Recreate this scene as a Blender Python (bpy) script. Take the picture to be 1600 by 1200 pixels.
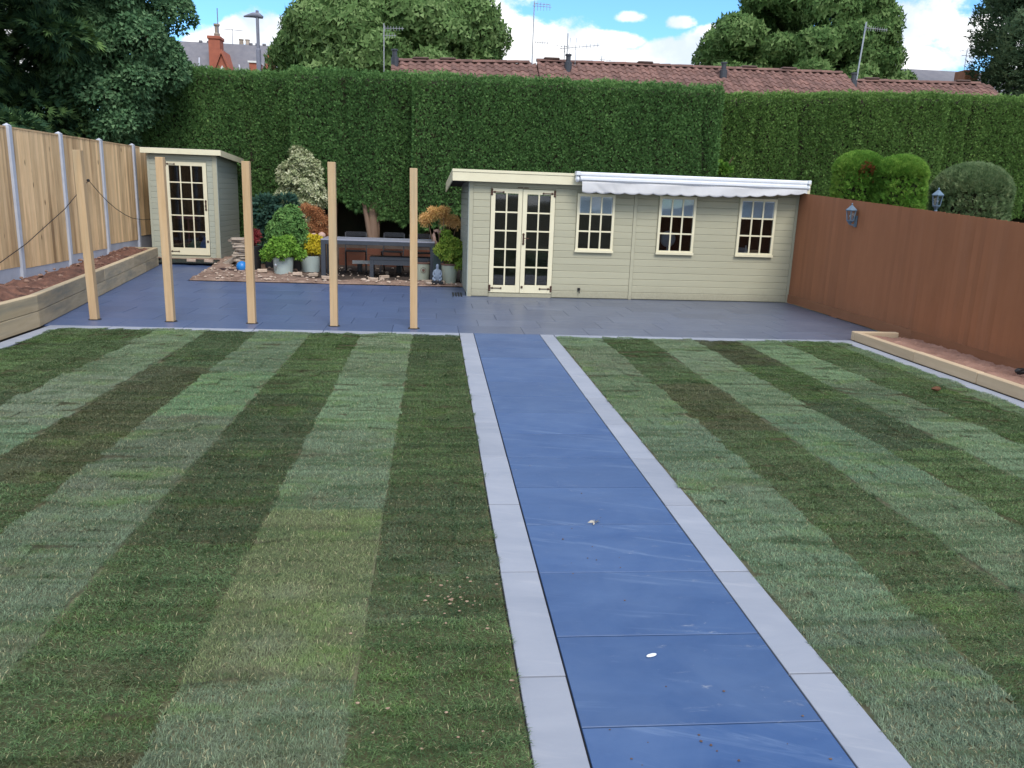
import bpy, bmesh, math, random
import numpy as np
from mathutils import Vector, Matrix
R_ = math.radians
random.seed(7); rng = np.random.default_rng(11)
sc = bpy.context.scene
for o in list(bpy.data.objects): bpy.data.objects.remove(o)
C = sc.collection

# ------------------------------------------------------------------ camera, world, sun, exposure
CAMZ = 1.845
PITCH, YAW, ROLL = 0.2308945, 0.1010386, 0.0362926
fw = Vector((math.sin(YAW)*math.cos(PITCH), math.cos(YAW)*math.cos(PITCH), -math.sin(PITCH)))
r0 = Vector((math.cos(YAW), -math.sin(YAW), 0)); u0 = r0.cross(fw)
cr = r0*math.cos(ROLL)+u0*math.sin(ROLL); cu = -r0*math.sin(ROLL)+u0*math.cos(ROLL)
cam_d = bpy.data.cameras.new('camera'); cam = bpy.data.objects.new('camera', cam_d); C.objects.link(cam)
M = Matrix.Identity(4)
for i in range(3): M[i][0] = cr[i]; M[i][1] = cu[i]; M[i][2] = -fw[i]
M[0][3], M[1][3], M[2][3] = 0, 0, CAMZ
cam.matrix_world = M
cam_d.sensor_width = 36; cam_d.lens = 1252.18/1600*36; cam_d.clip_start = .05; cam_d.clip_end = 3000
sc.camera = cam
sc.render.resolution_x, sc.render.resolution_y = 1024, 768
def ray(px, py):
    v = fw*1252.18 + cr*(px-800) - cu*(py-600); return v.normalized()

SUN_EL, SUN_AZ = R_(48), R_(166)        # azimuth measured from +Y (the view) clockwise: behind the camera
SKY_STRENGTH = 0.15
sun_d = bpy.data.lights.new('sun', 'SUN'); sun = bpy.data.objects.new('sun', sun_d); C.objects.link(sun)
sun_d.energy = 1.5; sun_d.angle = R_(24); sun_d.color = (1, .94, .86)
sv = Vector((math.sin(SUN_AZ)*math.cos(SUN_EL), math.cos(SUN_AZ)*math.cos(SUN_EL), math.sin(SUN_EL)))
sun.rotation_euler = sv.to_track_quat('Z', 'Y').to_euler(); sun.location = (-10, -20, 30)

world = bpy.data.worlds.new('World'); sc.world = world; world.use_nodes = True
nt = world.node_tree; nt.nodes.clear()
class NB:
    """small node builder"""
    def __init__(s, nt): s.nt = nt
    def n(s, t, **k):
        nd = s.nt.nodes.new(t)
        for a, b in k.items(): setattr(nd, a, b)
        return nd
    def put(s, sock, v):
        if isinstance(v, bpy.types.NodeSocket): s.nt.links.new(v, sock)
        elif v is not None: sock.default_value = v
    def math(s, op, a, b=None, c=None, clamp=False):
        m = s.n('ShaderNodeMath', operation=op, use_clamp=clamp); s.put(m.inputs[0], a)
        if b is not None: s.put(m.inputs[1], b)
        if c is not None: s.put(m.inputs[2], c)
        return m.outputs[0]
    def vmul(s, a, b):
        m = s.n('ShaderNodeVectorMath', operation='MULTIPLY'); s.put(m.inputs[0], a); s.put(m.inputs[1], b); return m.outputs[0]
    def vadd(s, a, b):
        m = s.n('ShaderNodeVectorMath', operation='ADD'); s.put(m.inputs[0], a); s.put(m.inputs[1], b); return m.outputs[0]
    def noise(s, vec, scale, detail=4, rough=.55, dist=0.):
        m = s.n('ShaderNodeTexNoise'); s.put(m.inputs['Vector'], vec)
        m.inputs['Scale'].default_value = scale; m.inputs['Detail'].default_value = detail
        m.inputs['Roughness'].default_value = rough; m.inputs['Distortion'].default_value = dist
        return m.outputs['Fac']
    def ramp(s, f, stops, interp='LINEAR'):
        m = s.n('ShaderNodeValToRGB'); m.color_ramp.interpolation = interp; e = m.color_ramp.elements
        while len(e) < len(stops): e.new(.5)
        for el, (p, c) in zip(e, stops):
            el.position = p; el.color = (c, c, c, 1) if isinstance(c, (int, float)) else (*c[:3], 1)
        s.put(m.inputs[0], f); return m.outputs[0]
    def mix(s, f, a, b, mode='MIX'):
        m = s.n('ShaderNodeMix', data_type='RGBA', blend_type=mode)
        s.put(m.inputs[0], f)
        for k, v in ((6, a), (7, b)):
            s.put(m.inputs[k], v if isinstance(v, bpy.types.NodeSocket) else (*v[:3], 1))
        return m.outputs[2]
    def smooth(s, v, lo, hi):
        m = s.n('ShaderNodeMapRange', interpolation_type='SMOOTHSTEP'); s.put(m.inputs[0], v)
        m.inputs[1].default_value = lo; m.inputs[2].default_value = hi; return m.outputs[0]
w = NB(nt)
sky = w.n('ShaderNodeTexSky', sky_type='NISHITA'); sky.sun_disc = False
sky.sun_elevation = SUN_EL; sky.sun_rotation = SUN_AZ
sky.air_density = 1.0; sky.dust_density = .15; sky.ozone_density = 2.0; sky.altitude = 100
tc = w.n('ShaderNodeTexCoord').outputs['Generated']
sep = w.n('ShaderNodeSeparateXYZ'); w.put(sep.inputs[0], tc)
az = w.math('ARCTAN2', sep.outputs[0], sep.outputs[1]); el = w.math('ARCSINE', sep.outputs[2])
def azel(px, py): v = ray(px, py); return math.atan2(v.x, v.y), math.asin(v.z)
blobs = [(740, 12, 75, 55), (700, 40, 70, 50), (800, 62, 110, 36), (880, 82, 80, 30), (950, 62, 45, 12), (345, 72, 40, 22), (430, 62, 60, 34), (372, 48, 22, 18),
         (1085, 88, 70, 24), (1110, 70, 45, 22), (1020, 103, 90, 10), (1440, 32, 62, 42), (1510, 62, 52, 32), (1430, 92, 60, 22), (985, 27, 22, 9), (1062, 33, 22, 10),
         (620, 60, 130, 70), (-150, 40, 220, 90), (1750, 60, 150, 80)]
dens = None
for (bx, by, sx, sy) in blobs:
    a0, e0 = azel(bx, by); sa, se = sx/1252*1.02, sy/1252
    d1 = w.math('DIVIDE', w.math('SUBTRACT', az, a0), sa); d2 = w.math('DIVIDE', w.math('SUBTRACT', el, e0), se)
    q = w.math('ADD', w.math('MULTIPLY', d1, d1), w.math('MULTIPLY', d2, d2))
    g = w.math('SUBTRACT', 1.0, w.math('MULTIPLY', q, .5))
    dens = g if dens is None else w.math('MAXIMUM', dens, g)
dens = w.math('MAXIMUM', dens, -1.0)
# unseen rest of the sky: extra cloud added as white fill light
cv = w.vmul(tc, (1, 1, 2.4))
far = w.noise(cv, 2.3, 6, .55)
outside = w.smooth(el, .31, .5)
side = w.smooth(w.math('ABSOLUTE', az), .75, 1.1)
rest = w.math('MULTIPLY', w.math('MAXIMUM', outside, side), w.math('MULTIPLY', w.math('SUBTRACT', far, .40), 8.0))
rest = w.math('SUBTRACT', rest, w.math('MULTIPLY', w.math('SUBTRACT', 1.0, w.math('MAXIMUM', outside, side)), 1.0))
dens = w.math('MAXIMUM', dens, rest)
nz = w.noise(w.vmul(tc, (1, 1, 1.5)), 13, 9, .6); nz2 = w.noise(w.vadd(tc, (0, 0, .02)), 26, 7, .6)
dn = w.math('ADD', dens, w.math('MULTIPLY', w.math('SUBTRACT', nz, .5), 2.6))
cov = w.smooth(dn, .30, .72)
shade = w.smooth(w.math('ADD', w.noise(w.vadd(tc, (.01, .02, .035)), 11, 7, .55), w.math('MULTIPLY', nz2, .25)), .48, .8)
K = 1/SKY_STRENGTH
ccol = w.mix(shade, (.82*K, .81*K, .79*K), (.44*K, .50*K, .59*K))
skyc = w.mix(1.0, sky.outputs[0], (.42, .66, .84), 'MULTIPLY')
col = w.mix(cov, skyc, ccol)
bg = w.n('ShaderNodeBackground'); w.put(bg.inputs[0], col); bg.inputs[1].default_value = SKY_STRENGTH
out = w.n('ShaderNodeOutputWorld'); nt.links.new(bg.outputs[0], out.inputs[0])

sc.view_settings.view_transform = 'Standard'; sc.view_settings.look = 'None'
sc.view_settings.gamma = 1; sc.view_settings.use_curve_mapping = False
sc.view_settings.exposure = 0.92
sc.cycles.use_denoising = True
sc.cycles.max_bounces = 8; sc.cycles.transparent_max_bounces = 12
sc.cycles.sample_clamp_indirect = 6

# ------------------------------------------------------------------ materials
MATS = {}
def base_mat(name, rough=.7, spec=.3):
    m = bpy.data.materials.new(name); m.use_nodes = True; MATS[name] = m
    b = NB(m.node_tree); p = m.node_tree.nodes['Principled BSDF']
    p.inputs['Roughness'].default_value = rough; p.inputs['Specular IOR Level'].default_value = spec
    return m, b, p
def pos(b): return b.n('ShaderNodeNewGeometry').outputs['Position']
def rnd(b): return b.n('ShaderNodeObjectInfo').outputs['Random']
def bump(b, p, h, strength=.3, dist=.01):
    n = b.n('ShaderNodeBump'); n.inputs['Strength'].default_value = strength; n.inputs['Distance'].default_value = dist
    b.put(n.inputs['Height'], h); b.put(p.inputs['Normal'], n.outputs[0])
def plain(name, c1, c2=None, rough=.7, scale=6, spec=.3, var=.12, bmp=.15, metal=0, detail=5):
    """two-tone noise colour, per-object brightness variation, faint relief"""
    m, b, p = base_mat(name, rough, spec)
    if c2 is None: c2 = tuple(x*.78 for x in c1)
    P = pos(b); f = b.ramp(b.noise(P, scale, detail, .6), [(.3, 0.), (.7, 1.)])
    c = b.mix(f, c1, c2)
    k = b.math('ADD', b.math('MULTIPLY', rnd(b), var), 1-var/2)
    kk = b.n('ShaderNodeCombineXYZ'); [b.put(kk.inputs[i], k) for i in range(3)]
    c = b.mix(1.0, c, kk.outputs[0], 'MULTIPLY')
    b.put(p.inputs['Base Color'], c); p.inputs['Metallic'].default_value = metal
    if bmp: bump(b, p, b.noise(P, scale*8, 4, .6), bmp, .004)
    return m
def wood(name, c1, c2, axis='z', grain=22, rough=.75, knots=.0, var=.25, stain=None, spec=.2, bmp=.25, smudge=.25, dirt=None):
    m, b, p = base_mat(name, rough, spec)
    P = pos(b); off = b.math('MULTIPLY', rnd(b), 37.0)
    ov = b.n('ShaderNodeCombineXYZ'); [b.put(ov.inputs[i], off) for i in range(3)]
    P2 = b.vadd(P, ov.outputs[0])
    s = {'x': (.06, 1, 1), 'y': (1, .06, 1), 'z': (1, 1, .06)}[axis]
    g = b.noise(b.vmul(P2, s), grain, 5, .6, .4)
    c = b.mix(b.ramp(g, [(.3, 0.), (.72, 1.)]), c1, c2)
    if smudge:
        f = b.math('MULTIPLY', b.ramp(b.noise(P2, 1.7, 4, .6), [(.4, 0.), (.75, 1.)]), smudge)
        c = b.mix(f, c, tuple(x*.62 for x in c1))
    if knots:
        v = b.n('ShaderNodeTexVoronoi'); b.put(v.inputs['Vector'], b.vmul(P2, {'x': (.35, 1, 1), 'y': (1, .35, 1), 'z': (1, 1, .35)}[axis])); v.inputs['Scale'].default_value = knots
        kf = b.ramp(v.outputs['Distance'], [(.05, 1.), (.13, 0.)])
        pick = b.ramp(b.n('ShaderNodeSeparateColor').outputs[0], [(.0, 0.), (1., 0.)])
        sp = b.n('ShaderNodeSeparateColor'); b.put(sp.inputs[0], v.outputs['Color'])
        kf = b.math('MULTIPLY', kf, b.math('GREATER_THAN', sp.outputs[0], .62))
        c = b.mix(kf, c, tuple(x*.33 for x in c1))
    if stain:
        c = b.mix(b.math('MULTIPLY', b.ramp(b.noise(b.vmul(P, s), 5, 5, .65), [(.5, 0.), (.7, 1.)]), stain[1]), c, stain[0])
    if dirt:        # mud splashed up from the ground
        dz = b.n('ShaderNodeSeparateXYZ'); b.put(dz.inputs[0], P)
        df = b.math('MULTIPLY', b.smooth(b.math('ADD', dz.outputs[2], b.math('MULTIPLY', b.noise(P, 4, 6, .7), .35)), dirt[1]+.2, .12), b.ramp(b.noise(P, 40, 4, .7), [(.35, .25), (.65, 1.)]))
        c = b.mix(b.math('MULTIPLY', df, dirt[2]), c, dirt[0])
    k = b.math('ADD', b.math('MULTIPLY', rnd(b), var), 1-var/2)
    kk = b.n('ShaderNodeCombineXYZ'); [b.put(kk.inputs[i], k) for i in range(3)]
    c = b.mix(1.0, c, kk.outputs[0], 'MULTIPLY')
    b.put(p.inputs['Base Color'], c); bump(b, p, g, bmp, .003)
    return m
def leafmat(name, stops, rough=.7, spec=.12, trans=.25, nscale=1.2, namt=.5, dead=None, stretch=(1, 1, 1)):
    """foliage: colour per leaf (attribute rnd) and slow variation through the crown"""
    m, b, p = base_mat(name, rough, spec)
    a = b.n('ShaderNodeAttribute', attribute_name='rnd').outputs['Fac']
    f = b.math('ADD', b.math('MULTIPLY', a, 1-namt), b.math('MULTIPLY', b.ramp(b.noise(b.vmul(pos(b), stretch), nscale, 4, .6), [(.3, 0.), (.7, 1.)]), namt))
    c = b.ramp(f, stops)
    if dead:
        df = b.ramp(b.noise(b.vadd(pos(b), (3, 7, 1)), dead[1], 5, .7), [(dead[2], 0.), (dead[2]+.07, 1.)])
        c = b.mix(b.math('MULTIPLY', df, .8), c, dead[0])
    b.put(p.inputs['Base Color'], c)
    t = b.n('ShaderNodeBsdfTranslucent'); b.put(t.inputs[0], c)
    mx = b.n('ShaderNodeMixShader'); mx.inputs[0].default_value = trans
    o = m.node_tree.nodes['Material Output']
    m.node_tree.links.new(p.outputs[0], mx.inputs[1]); m.node_tree.links.new(t.outputs[0], mx.inputs[2]); m.node_tree.links.new(mx.outputs[0], o.inputs[0])
    return m

def tile_mat(name, c1, c2, streak, samt, rough, spec, var=.15, direc=(.35, 1, 1), blue=None):
    m, b, p = base_mat(name, rough, spec)
    P = pos(b); off = b.math('MULTIPLY', rnd(b), 53.0)
    ov = b.n('ShaderNodeCombineXYZ'); [b.put(ov.inputs[i], off) for i in range(3)]
    P2 = b.vadd(P, ov.outputs[0])
    c = b.mix(b.ramp(b.noise(b.vmul(P2, direc), 3.2, 7, .62, .8), [(.3, 0.), (.7, 1.)]), c1, c2)
    rot = b.n('ShaderNodeVectorRotate', rotation_type='Z_AXIS'); b.put(rot.inputs['Vector'], P2); b.put(rot.inputs['Angle'], b.math('ADD', .12, b.math('MULTIPLY', rnd(b), .3)))
    st = b.noise(b.vmul(rot.outputs[0], (.22, 2.2, 1)), 4.0, 8, .68, 1.2)
    c = b.mix(b.math('MULTIPLY', b.ramp(st, [(.56, 0.), (.76, 1.)]), samt), c, streak)
    cl_ = b.ramp(b.noise(b.vadd(P, (3.3, 1.7, 0)), 1.5, 7, .66, .7), [(.36, 0.), (.66, 1.)])
    c = b.mix(b.math('MULTIPLY', cl_, samt*.28), c, streak)
    if blue is not None:
        sx = b.n('ShaderNodeSeparateXYZ'); b.put(sx.inputs[0], P); f_ = b.smooth(b.math('ADD', sx.outputs[0], b.math('MULTIPLY', b.noise(P, .5, 3), 1.5)), 2.6, -.4)
        c = b.mix(b.math('MULTIPLY', f_, .75), c, blue)
    # dusty scuffs and specks
    sc_ = b.noise(b.vmul(P, (.7, 2, 1)), 9, 8, .75, .5)
    dusty = b.math('MULTIPLY', b.ramp(sc_, [(.60, 0.), (.72, 1.)]), b.ramp(b.noise(P, 1.1, 3, .5), [(.45, 0.), (.6, 1.)]))
    c = b.mix(b.math('MULTIPLY', dusty, samt*.7), c, (.42, .44, .46))
    k = b.math('ADD', b.math('MULTIPLY', rnd(b), var), 1-var/2)
    kk = b.n('ShaderNodeCombineXYZ'); [b.put(kk.inputs[i], k) for i in range(3)]
    c = b.mix(1.0, c, kk.outputs[0], 'MULTIPLY')
    b.put(p.inputs['Base Color'], c)
    b.put(p.inputs['Roughness'], b.math('ADD', rough-.08, b.math('MULTIPLY', sc_, .2)))
    bump(b, p, b.noise(P2, 26, 5, .6), .12, .003)
    return m

m_pathtile = tile_mat('dark_blue_porcelain', (.026, .068, .182), (.044, .096, .226), (.125, .19, .32), .95, .42, .36)
m_patiotile = tile_mat('patio_porcelain', (.082, .100, .155), (.100, .120, .175), (.20, .23, .30), .6, .36, .42, blue=(.055, .095, .215))
m_border = tile_mat('light_grey_porcelain', (.235, .262, .32), (.295, .318, .375), (.39, .40, .44), .5, .6, .25, .12)
m_mortar = plain('mortar_bed', (.035, .033, .034), None, .95, 9)
m_soil = plain('garden_soil', (.085, .048, .034), (.16, .105, .08), .95, 5, bmp=.8)
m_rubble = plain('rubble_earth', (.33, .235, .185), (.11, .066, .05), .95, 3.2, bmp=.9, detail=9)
def _bank_shade():  # paints the shade under and behind the table into the earth colour
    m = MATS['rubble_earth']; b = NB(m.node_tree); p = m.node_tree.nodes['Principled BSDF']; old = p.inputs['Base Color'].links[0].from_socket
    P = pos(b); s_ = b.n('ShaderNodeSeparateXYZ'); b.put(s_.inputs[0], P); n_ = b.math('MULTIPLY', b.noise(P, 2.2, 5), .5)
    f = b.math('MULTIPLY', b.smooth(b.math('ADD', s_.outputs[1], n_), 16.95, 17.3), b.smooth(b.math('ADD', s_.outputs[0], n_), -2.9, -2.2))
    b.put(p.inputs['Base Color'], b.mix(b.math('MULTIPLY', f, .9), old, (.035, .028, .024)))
_bank_shade()
m_redsoil = plain('reddish_soil', (.36, .215, .165), (.23, .13, .10), .95, 4, bmp=.9, detail=8)
m_ground = plain('rough_ground', (.06, .07, .03), (.10, .085, .05), .95, .6, bmp=.3)
m_thatch = plain('turf_thatch', (.085, .100, .045), (.13, .115, .065), .95, 25, var=.25)
m_turflight = plain('turf_edge', (.20, .19, .12), (.13, .14, .075), .95, 18)
m_post = wood('new_softwood', (.47, .31, .165), (.56, .40, .24), 'z', 26, knots=4.0, var=.15, stain=((.34, .31, .22), .6))
m_fence = wood('featheredge_softwood', (.62, .42, .225), (.74, .54, .325), 'z', 30, knots=6, var=.5, stain=((.20, .11, .05), .75))
m_conc = plain('concrete_post', (.50, .53, .60), (.43, .46, .53), .85, 7)
m_gravel = plain('concrete_gravel_board', (.47, .50, .58), (.38, .41, .48), .85, 3)
m_sleep = wood('sleeper_softwood', (.42, .33, .21), (.53, .43, .29), 'y', 14, knots=0, var=.34, stain=((.22, .215, .175), .8))
m_sleep_end = wood('sleeper_top', (.48, .37, .25), (.57, .45, .31), 'y', 14, knots=0, var=.12)
m_brownfence = wood('red_brown_stained_boards', (.285, .120, .062), (.31, .134, .070), 'z', 8, rough=.6, var=.14, stain=((.29, .14, .085), .3), bmp=.15, dirt=((.13, .085, .055), .40, .6))
m_brownbase = wood('red_brown_gravel_board', (.22, .10, .055), (.27, .13, .075), 'y', 8, var=.1)
m_sage = wood('sage_paint', (.395, .38, .275), (.425, .41, .30), 'x', 9, rough=.55, var=.07, spec=.3, bmp=.08, smudge=.10, dirt=((.20, .175, .13), .28, .55))
m_sage_side = wood('sage_side', (.30, .335, .30), (.33, .36, .325), 'y', 9, rough=.55, var=.05, bmp=.08, smudge=.08)  # cooler, darker copy of the sage for side faces
m_sagecab = wood('sage_paint_cabin', (.36, .375, .305), (.385, .40, .325), 'x', 9, rough=.55, var=.05, bmp=.08, smudge=.08)
m_cream = plain('cream_paint', (.74, .69, .50), (.69, .64, .46), .45, 5, var=.05, bmp=.04)
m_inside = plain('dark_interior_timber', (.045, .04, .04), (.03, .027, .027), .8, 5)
m_felt = plain('roof_felt', (.03, .032, .036), (.045, .047, .05), .9, 14)
m_iron = plain('brown_iron', (.11, .06, .045), (.07, .04, .03), .45, 30, metal=.5)
m_black = plain('black_metal', (.018, .019, .022), (.03, .03, .034), .4, 20, metal=.3, bmp=.05)
m_anth = plain('anthracite_metal', (.032, .037, .05), (.042, .048, .06), .42, 8, spec=.5, bmp=.04)
m_anthtop = plain('anthracite_table_top', (.27, .28, .34), (.22, .23, .28), .35, 8, spec=.5, bmp=.04)
m_awn = plain('white_awning_case', (.78, .80, .85), (.72, .75, .80), .35, 9, spec=.5, bmp=.03)
m_awncloth = plain('pale_awning_cloth', (.50, .50, .51), (.56, .56, .58), .8, 4)
m_blind = wood('roller_blind', (.72, .76, .84), (.78, .82, .88), 'z', 30, var=.05, smudge=0)
m_pot = plain('pale_glazed_pot', (.36, .43, .42), (.40, .47, .455), .3, 6, spec=.5, bmp=.03)
m_potsage = plain('sage_pot', (.36, .40, .32), (.40, .43, .35), .45, 6, bmp=.05)
m_terra = plain('terracotta', (.36, .13, .075), (.27, .10, .06), .8, 9)
m_rim = plain('brown_pot_rim', (.16, .085, .065), None, .6, 9)
m_statue = plain('blue_grey_stone', (.28, .34, .44), (.20, .25, .33), .8, 25, bmp=.4)
m_stone = plain('sandstone_slab', (.42, .35, .28), (.30, .25, .21), .9, 6, var=.45, bmp=.6)
m_cobble = plain('pale_rubble_stone', (.46, .37, .30), (.30, .235, .19), .9, 8, var=.4, bmp=.6)
m_brick = plain('red_brick', (.36, .12, .075), (.27, .09, .06), .9, 3, var=.25)
m_brickblock = plain('buff_brick', (.52, .42, .33), (.38, .29, .23), .9, 14, var=.3, bmp=.5)
m_pink = plain('pinkish_stone', (.50, .34, .28), (.42, .27, .22), .8, 12)
m_bluep = plain('bright_blue_plastic', (.02, .22, .62), (.02, .17, .5), .35, 6, spec=.5, bmp=.02)
m_white = plain('white_paint', (.75, .75, .74), (.68, .68, .66), .5, 9, bmp=.03)
m_lantern = plain('blue_grey_lantern', (.12, .19, .27), (.09, .14, .2), .4, 9, spec=.5)
m_slate = plain('grey_slate', (.14, .14, .165), (.19, .185, .205), .7, 2.5, var=.2, detail=8)
m_alu = plain('aluminium', (.42, .44, .47), (.36, .38, .41), .4, 10, metal=.6)
m_lamppost = plain('grey_lamp_post', (.20, .21, .27), None, .5, 3)
m_bark = wood('brown_bark', (.16, .10, .07), (.26, .18, .13), 'z', 12, rough=.95, bmp=1.0)
m_pantile = plain('red_pantile', (.215, .118, .098), (.145, .085, .075), .85, 2.2, var=.45, detail=7, bmp=.3)
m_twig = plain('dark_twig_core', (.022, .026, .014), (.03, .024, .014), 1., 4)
m_dirtpebble = plain('white_pebble', (.8, .82, .84), (.72, .74, .76), .5, 9)
def glass_mat():
    m = bpy.data.materials.new('window_glass'); m.use_nodes = True; b = NB(m.node_tree)
    m.node_tree.nodes.remove(m.node_tree.nodes['Principled BSDF'])
    t = b.n('ShaderNodeBsdfTransparent'); t.inputs[0].default_value = (.80, .84, .86, 1)
    g = b.n('ShaderNodeBsdfGlossy'); g.inputs['Roughness'].default_value = .03
    f = b.n('ShaderNodeFresnel'); f.inputs[0].default_value = 1.5
    x = b.n('ShaderNodeMixShader'); b.put(x.inputs[0], b.math('MULTIPLY', f.outputs[0], 1.6, clamp=True))
    m.node_tree.links.new(t.outputs[0], x.inputs[1]); m.node_tree.links.new(g.outputs[0], x.inputs[2])
    m.node_tree.links.new(x.outputs[0], m.node_tree.nodes['Material Output'].inputs[0]); return m
m_glass = glass_mat()

# foliage colours
m_hedge = leafmat('clipped_conifer', stretch=(1, 1, .18), stops= [(0, (.060, .138, .046)), (.45, (.105, .215, .068)), (.8, (.155, .295, .092)), (1, (.27, .40, .14))], nscale=1.0, namt=.42, dead=((.12, .095, .055), 1.6, .64))
m_hedge2 = leafmat('clipped_conifer_pale', stretch=(1, 1, .18), stops= [(0, (.075, .150, .042)), (.45, (.128, .235, .062)), (.8, (.185, .315, .085)), (1, (.30, .42, .13))], nscale=1.1, namt=.35, dead=((.12, .09, .05), 2.0, .65))
m_topiary = leafmat('bright_topiary', [(0, (.05, .135, .02)), (.5, (.12, .27, .04)), (1, (.34, .50, .10))])
m_topiary2 = leafmat('grey_green_topiary', [(0, (.07, .125, .05)), (.5, (.16, .24, .11)), (1, (.34, .39, .21))], dead=((.20, .12, .07), 3, .66))
m_sycamore = leafmat('sycamore_leaves', [(0, (.060, .125, .036)), (.5, (.128, .220, .072)), (1, (.26, .37, .15))], nscale=.45, namt=.3)
m_lime = leafmat('lime_tree_leaves', [(0, (.050, .112, .032)), (.5, (.108, .195, .060)), (1, (.22, .32, .12))], nscale=.45, namt=.3)
m_birch = leafmat('birch_leaves', [(0, (.05, .09, .05)), (.5, (.09, .15, .08)), (1, (.17, .23, .12))], nscale=.6, namt=.3)
m_cypress = leafmat('dark_cypress', [(0, (.012, .036, .022)), (.5, (.040, .095, .048)), (1, (.18, .30, .09))], nscale=.9, namt=.45, trans=.12)
m_elder = leafmat('dark_elder_leaves', [(0, (.040, .100, .050)), (.5, (.10, .205, .095)), (1, (.22, .35, .18))], nscale=1.0, namt=.35)
m_varieg = leafmat('variegated_leaves', [(0, (.16, .21, .09)), (.5, (.36, .40, .22)), (1, (.62, .62, .42))], namt=.15)
m_bluegreen = leafmat('blue_green_foliage', [(0, (.02, .06, .05)), (.5, (.05, .115, .085)), (1, (.10, .19, .13))])
m_bright = leafmat('bright_green_leaves', [(0, (.06, .16, .02)), (.5, (.17, .34, .05)), (1, (.36, .56, .10))])
m_midgreen = leafmat('mid_green_leaves', [(0, (.05, .13, .04)), (.5, (.12, .25, .07)), (1, (.25, .40, .12))])
m_gold = leafmat('golden_leaves', [(0, (.30, .26, .02)), (.5, (.55, .46, .03)), (1, (.70, .52, .06))])
m_orange = leafmat('bronze_maple_leaves', [(0, (.20, .08, .04)), (.5, (.44, .20, .09)), (1, (.66, .36, .18))])
m_peach = leafmat('peach_maple_leaves', [(0, (.30, .28, .06)), (.4, (.60, .38, .14)), (1, (.80, .50, .24))])
m_redacer = leafmat('red_acer_leaves', [(0, (.14, .02, .025)), (.5, (.26, .04, .045)), (1, (.36, .10, .09))])
m_shrubd = leafmat('yellow_green_leaves', [(0, (.08, .16, .03)), (.5, (.21, .34, .05)), (1, (.50, .54, .10))])

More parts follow.
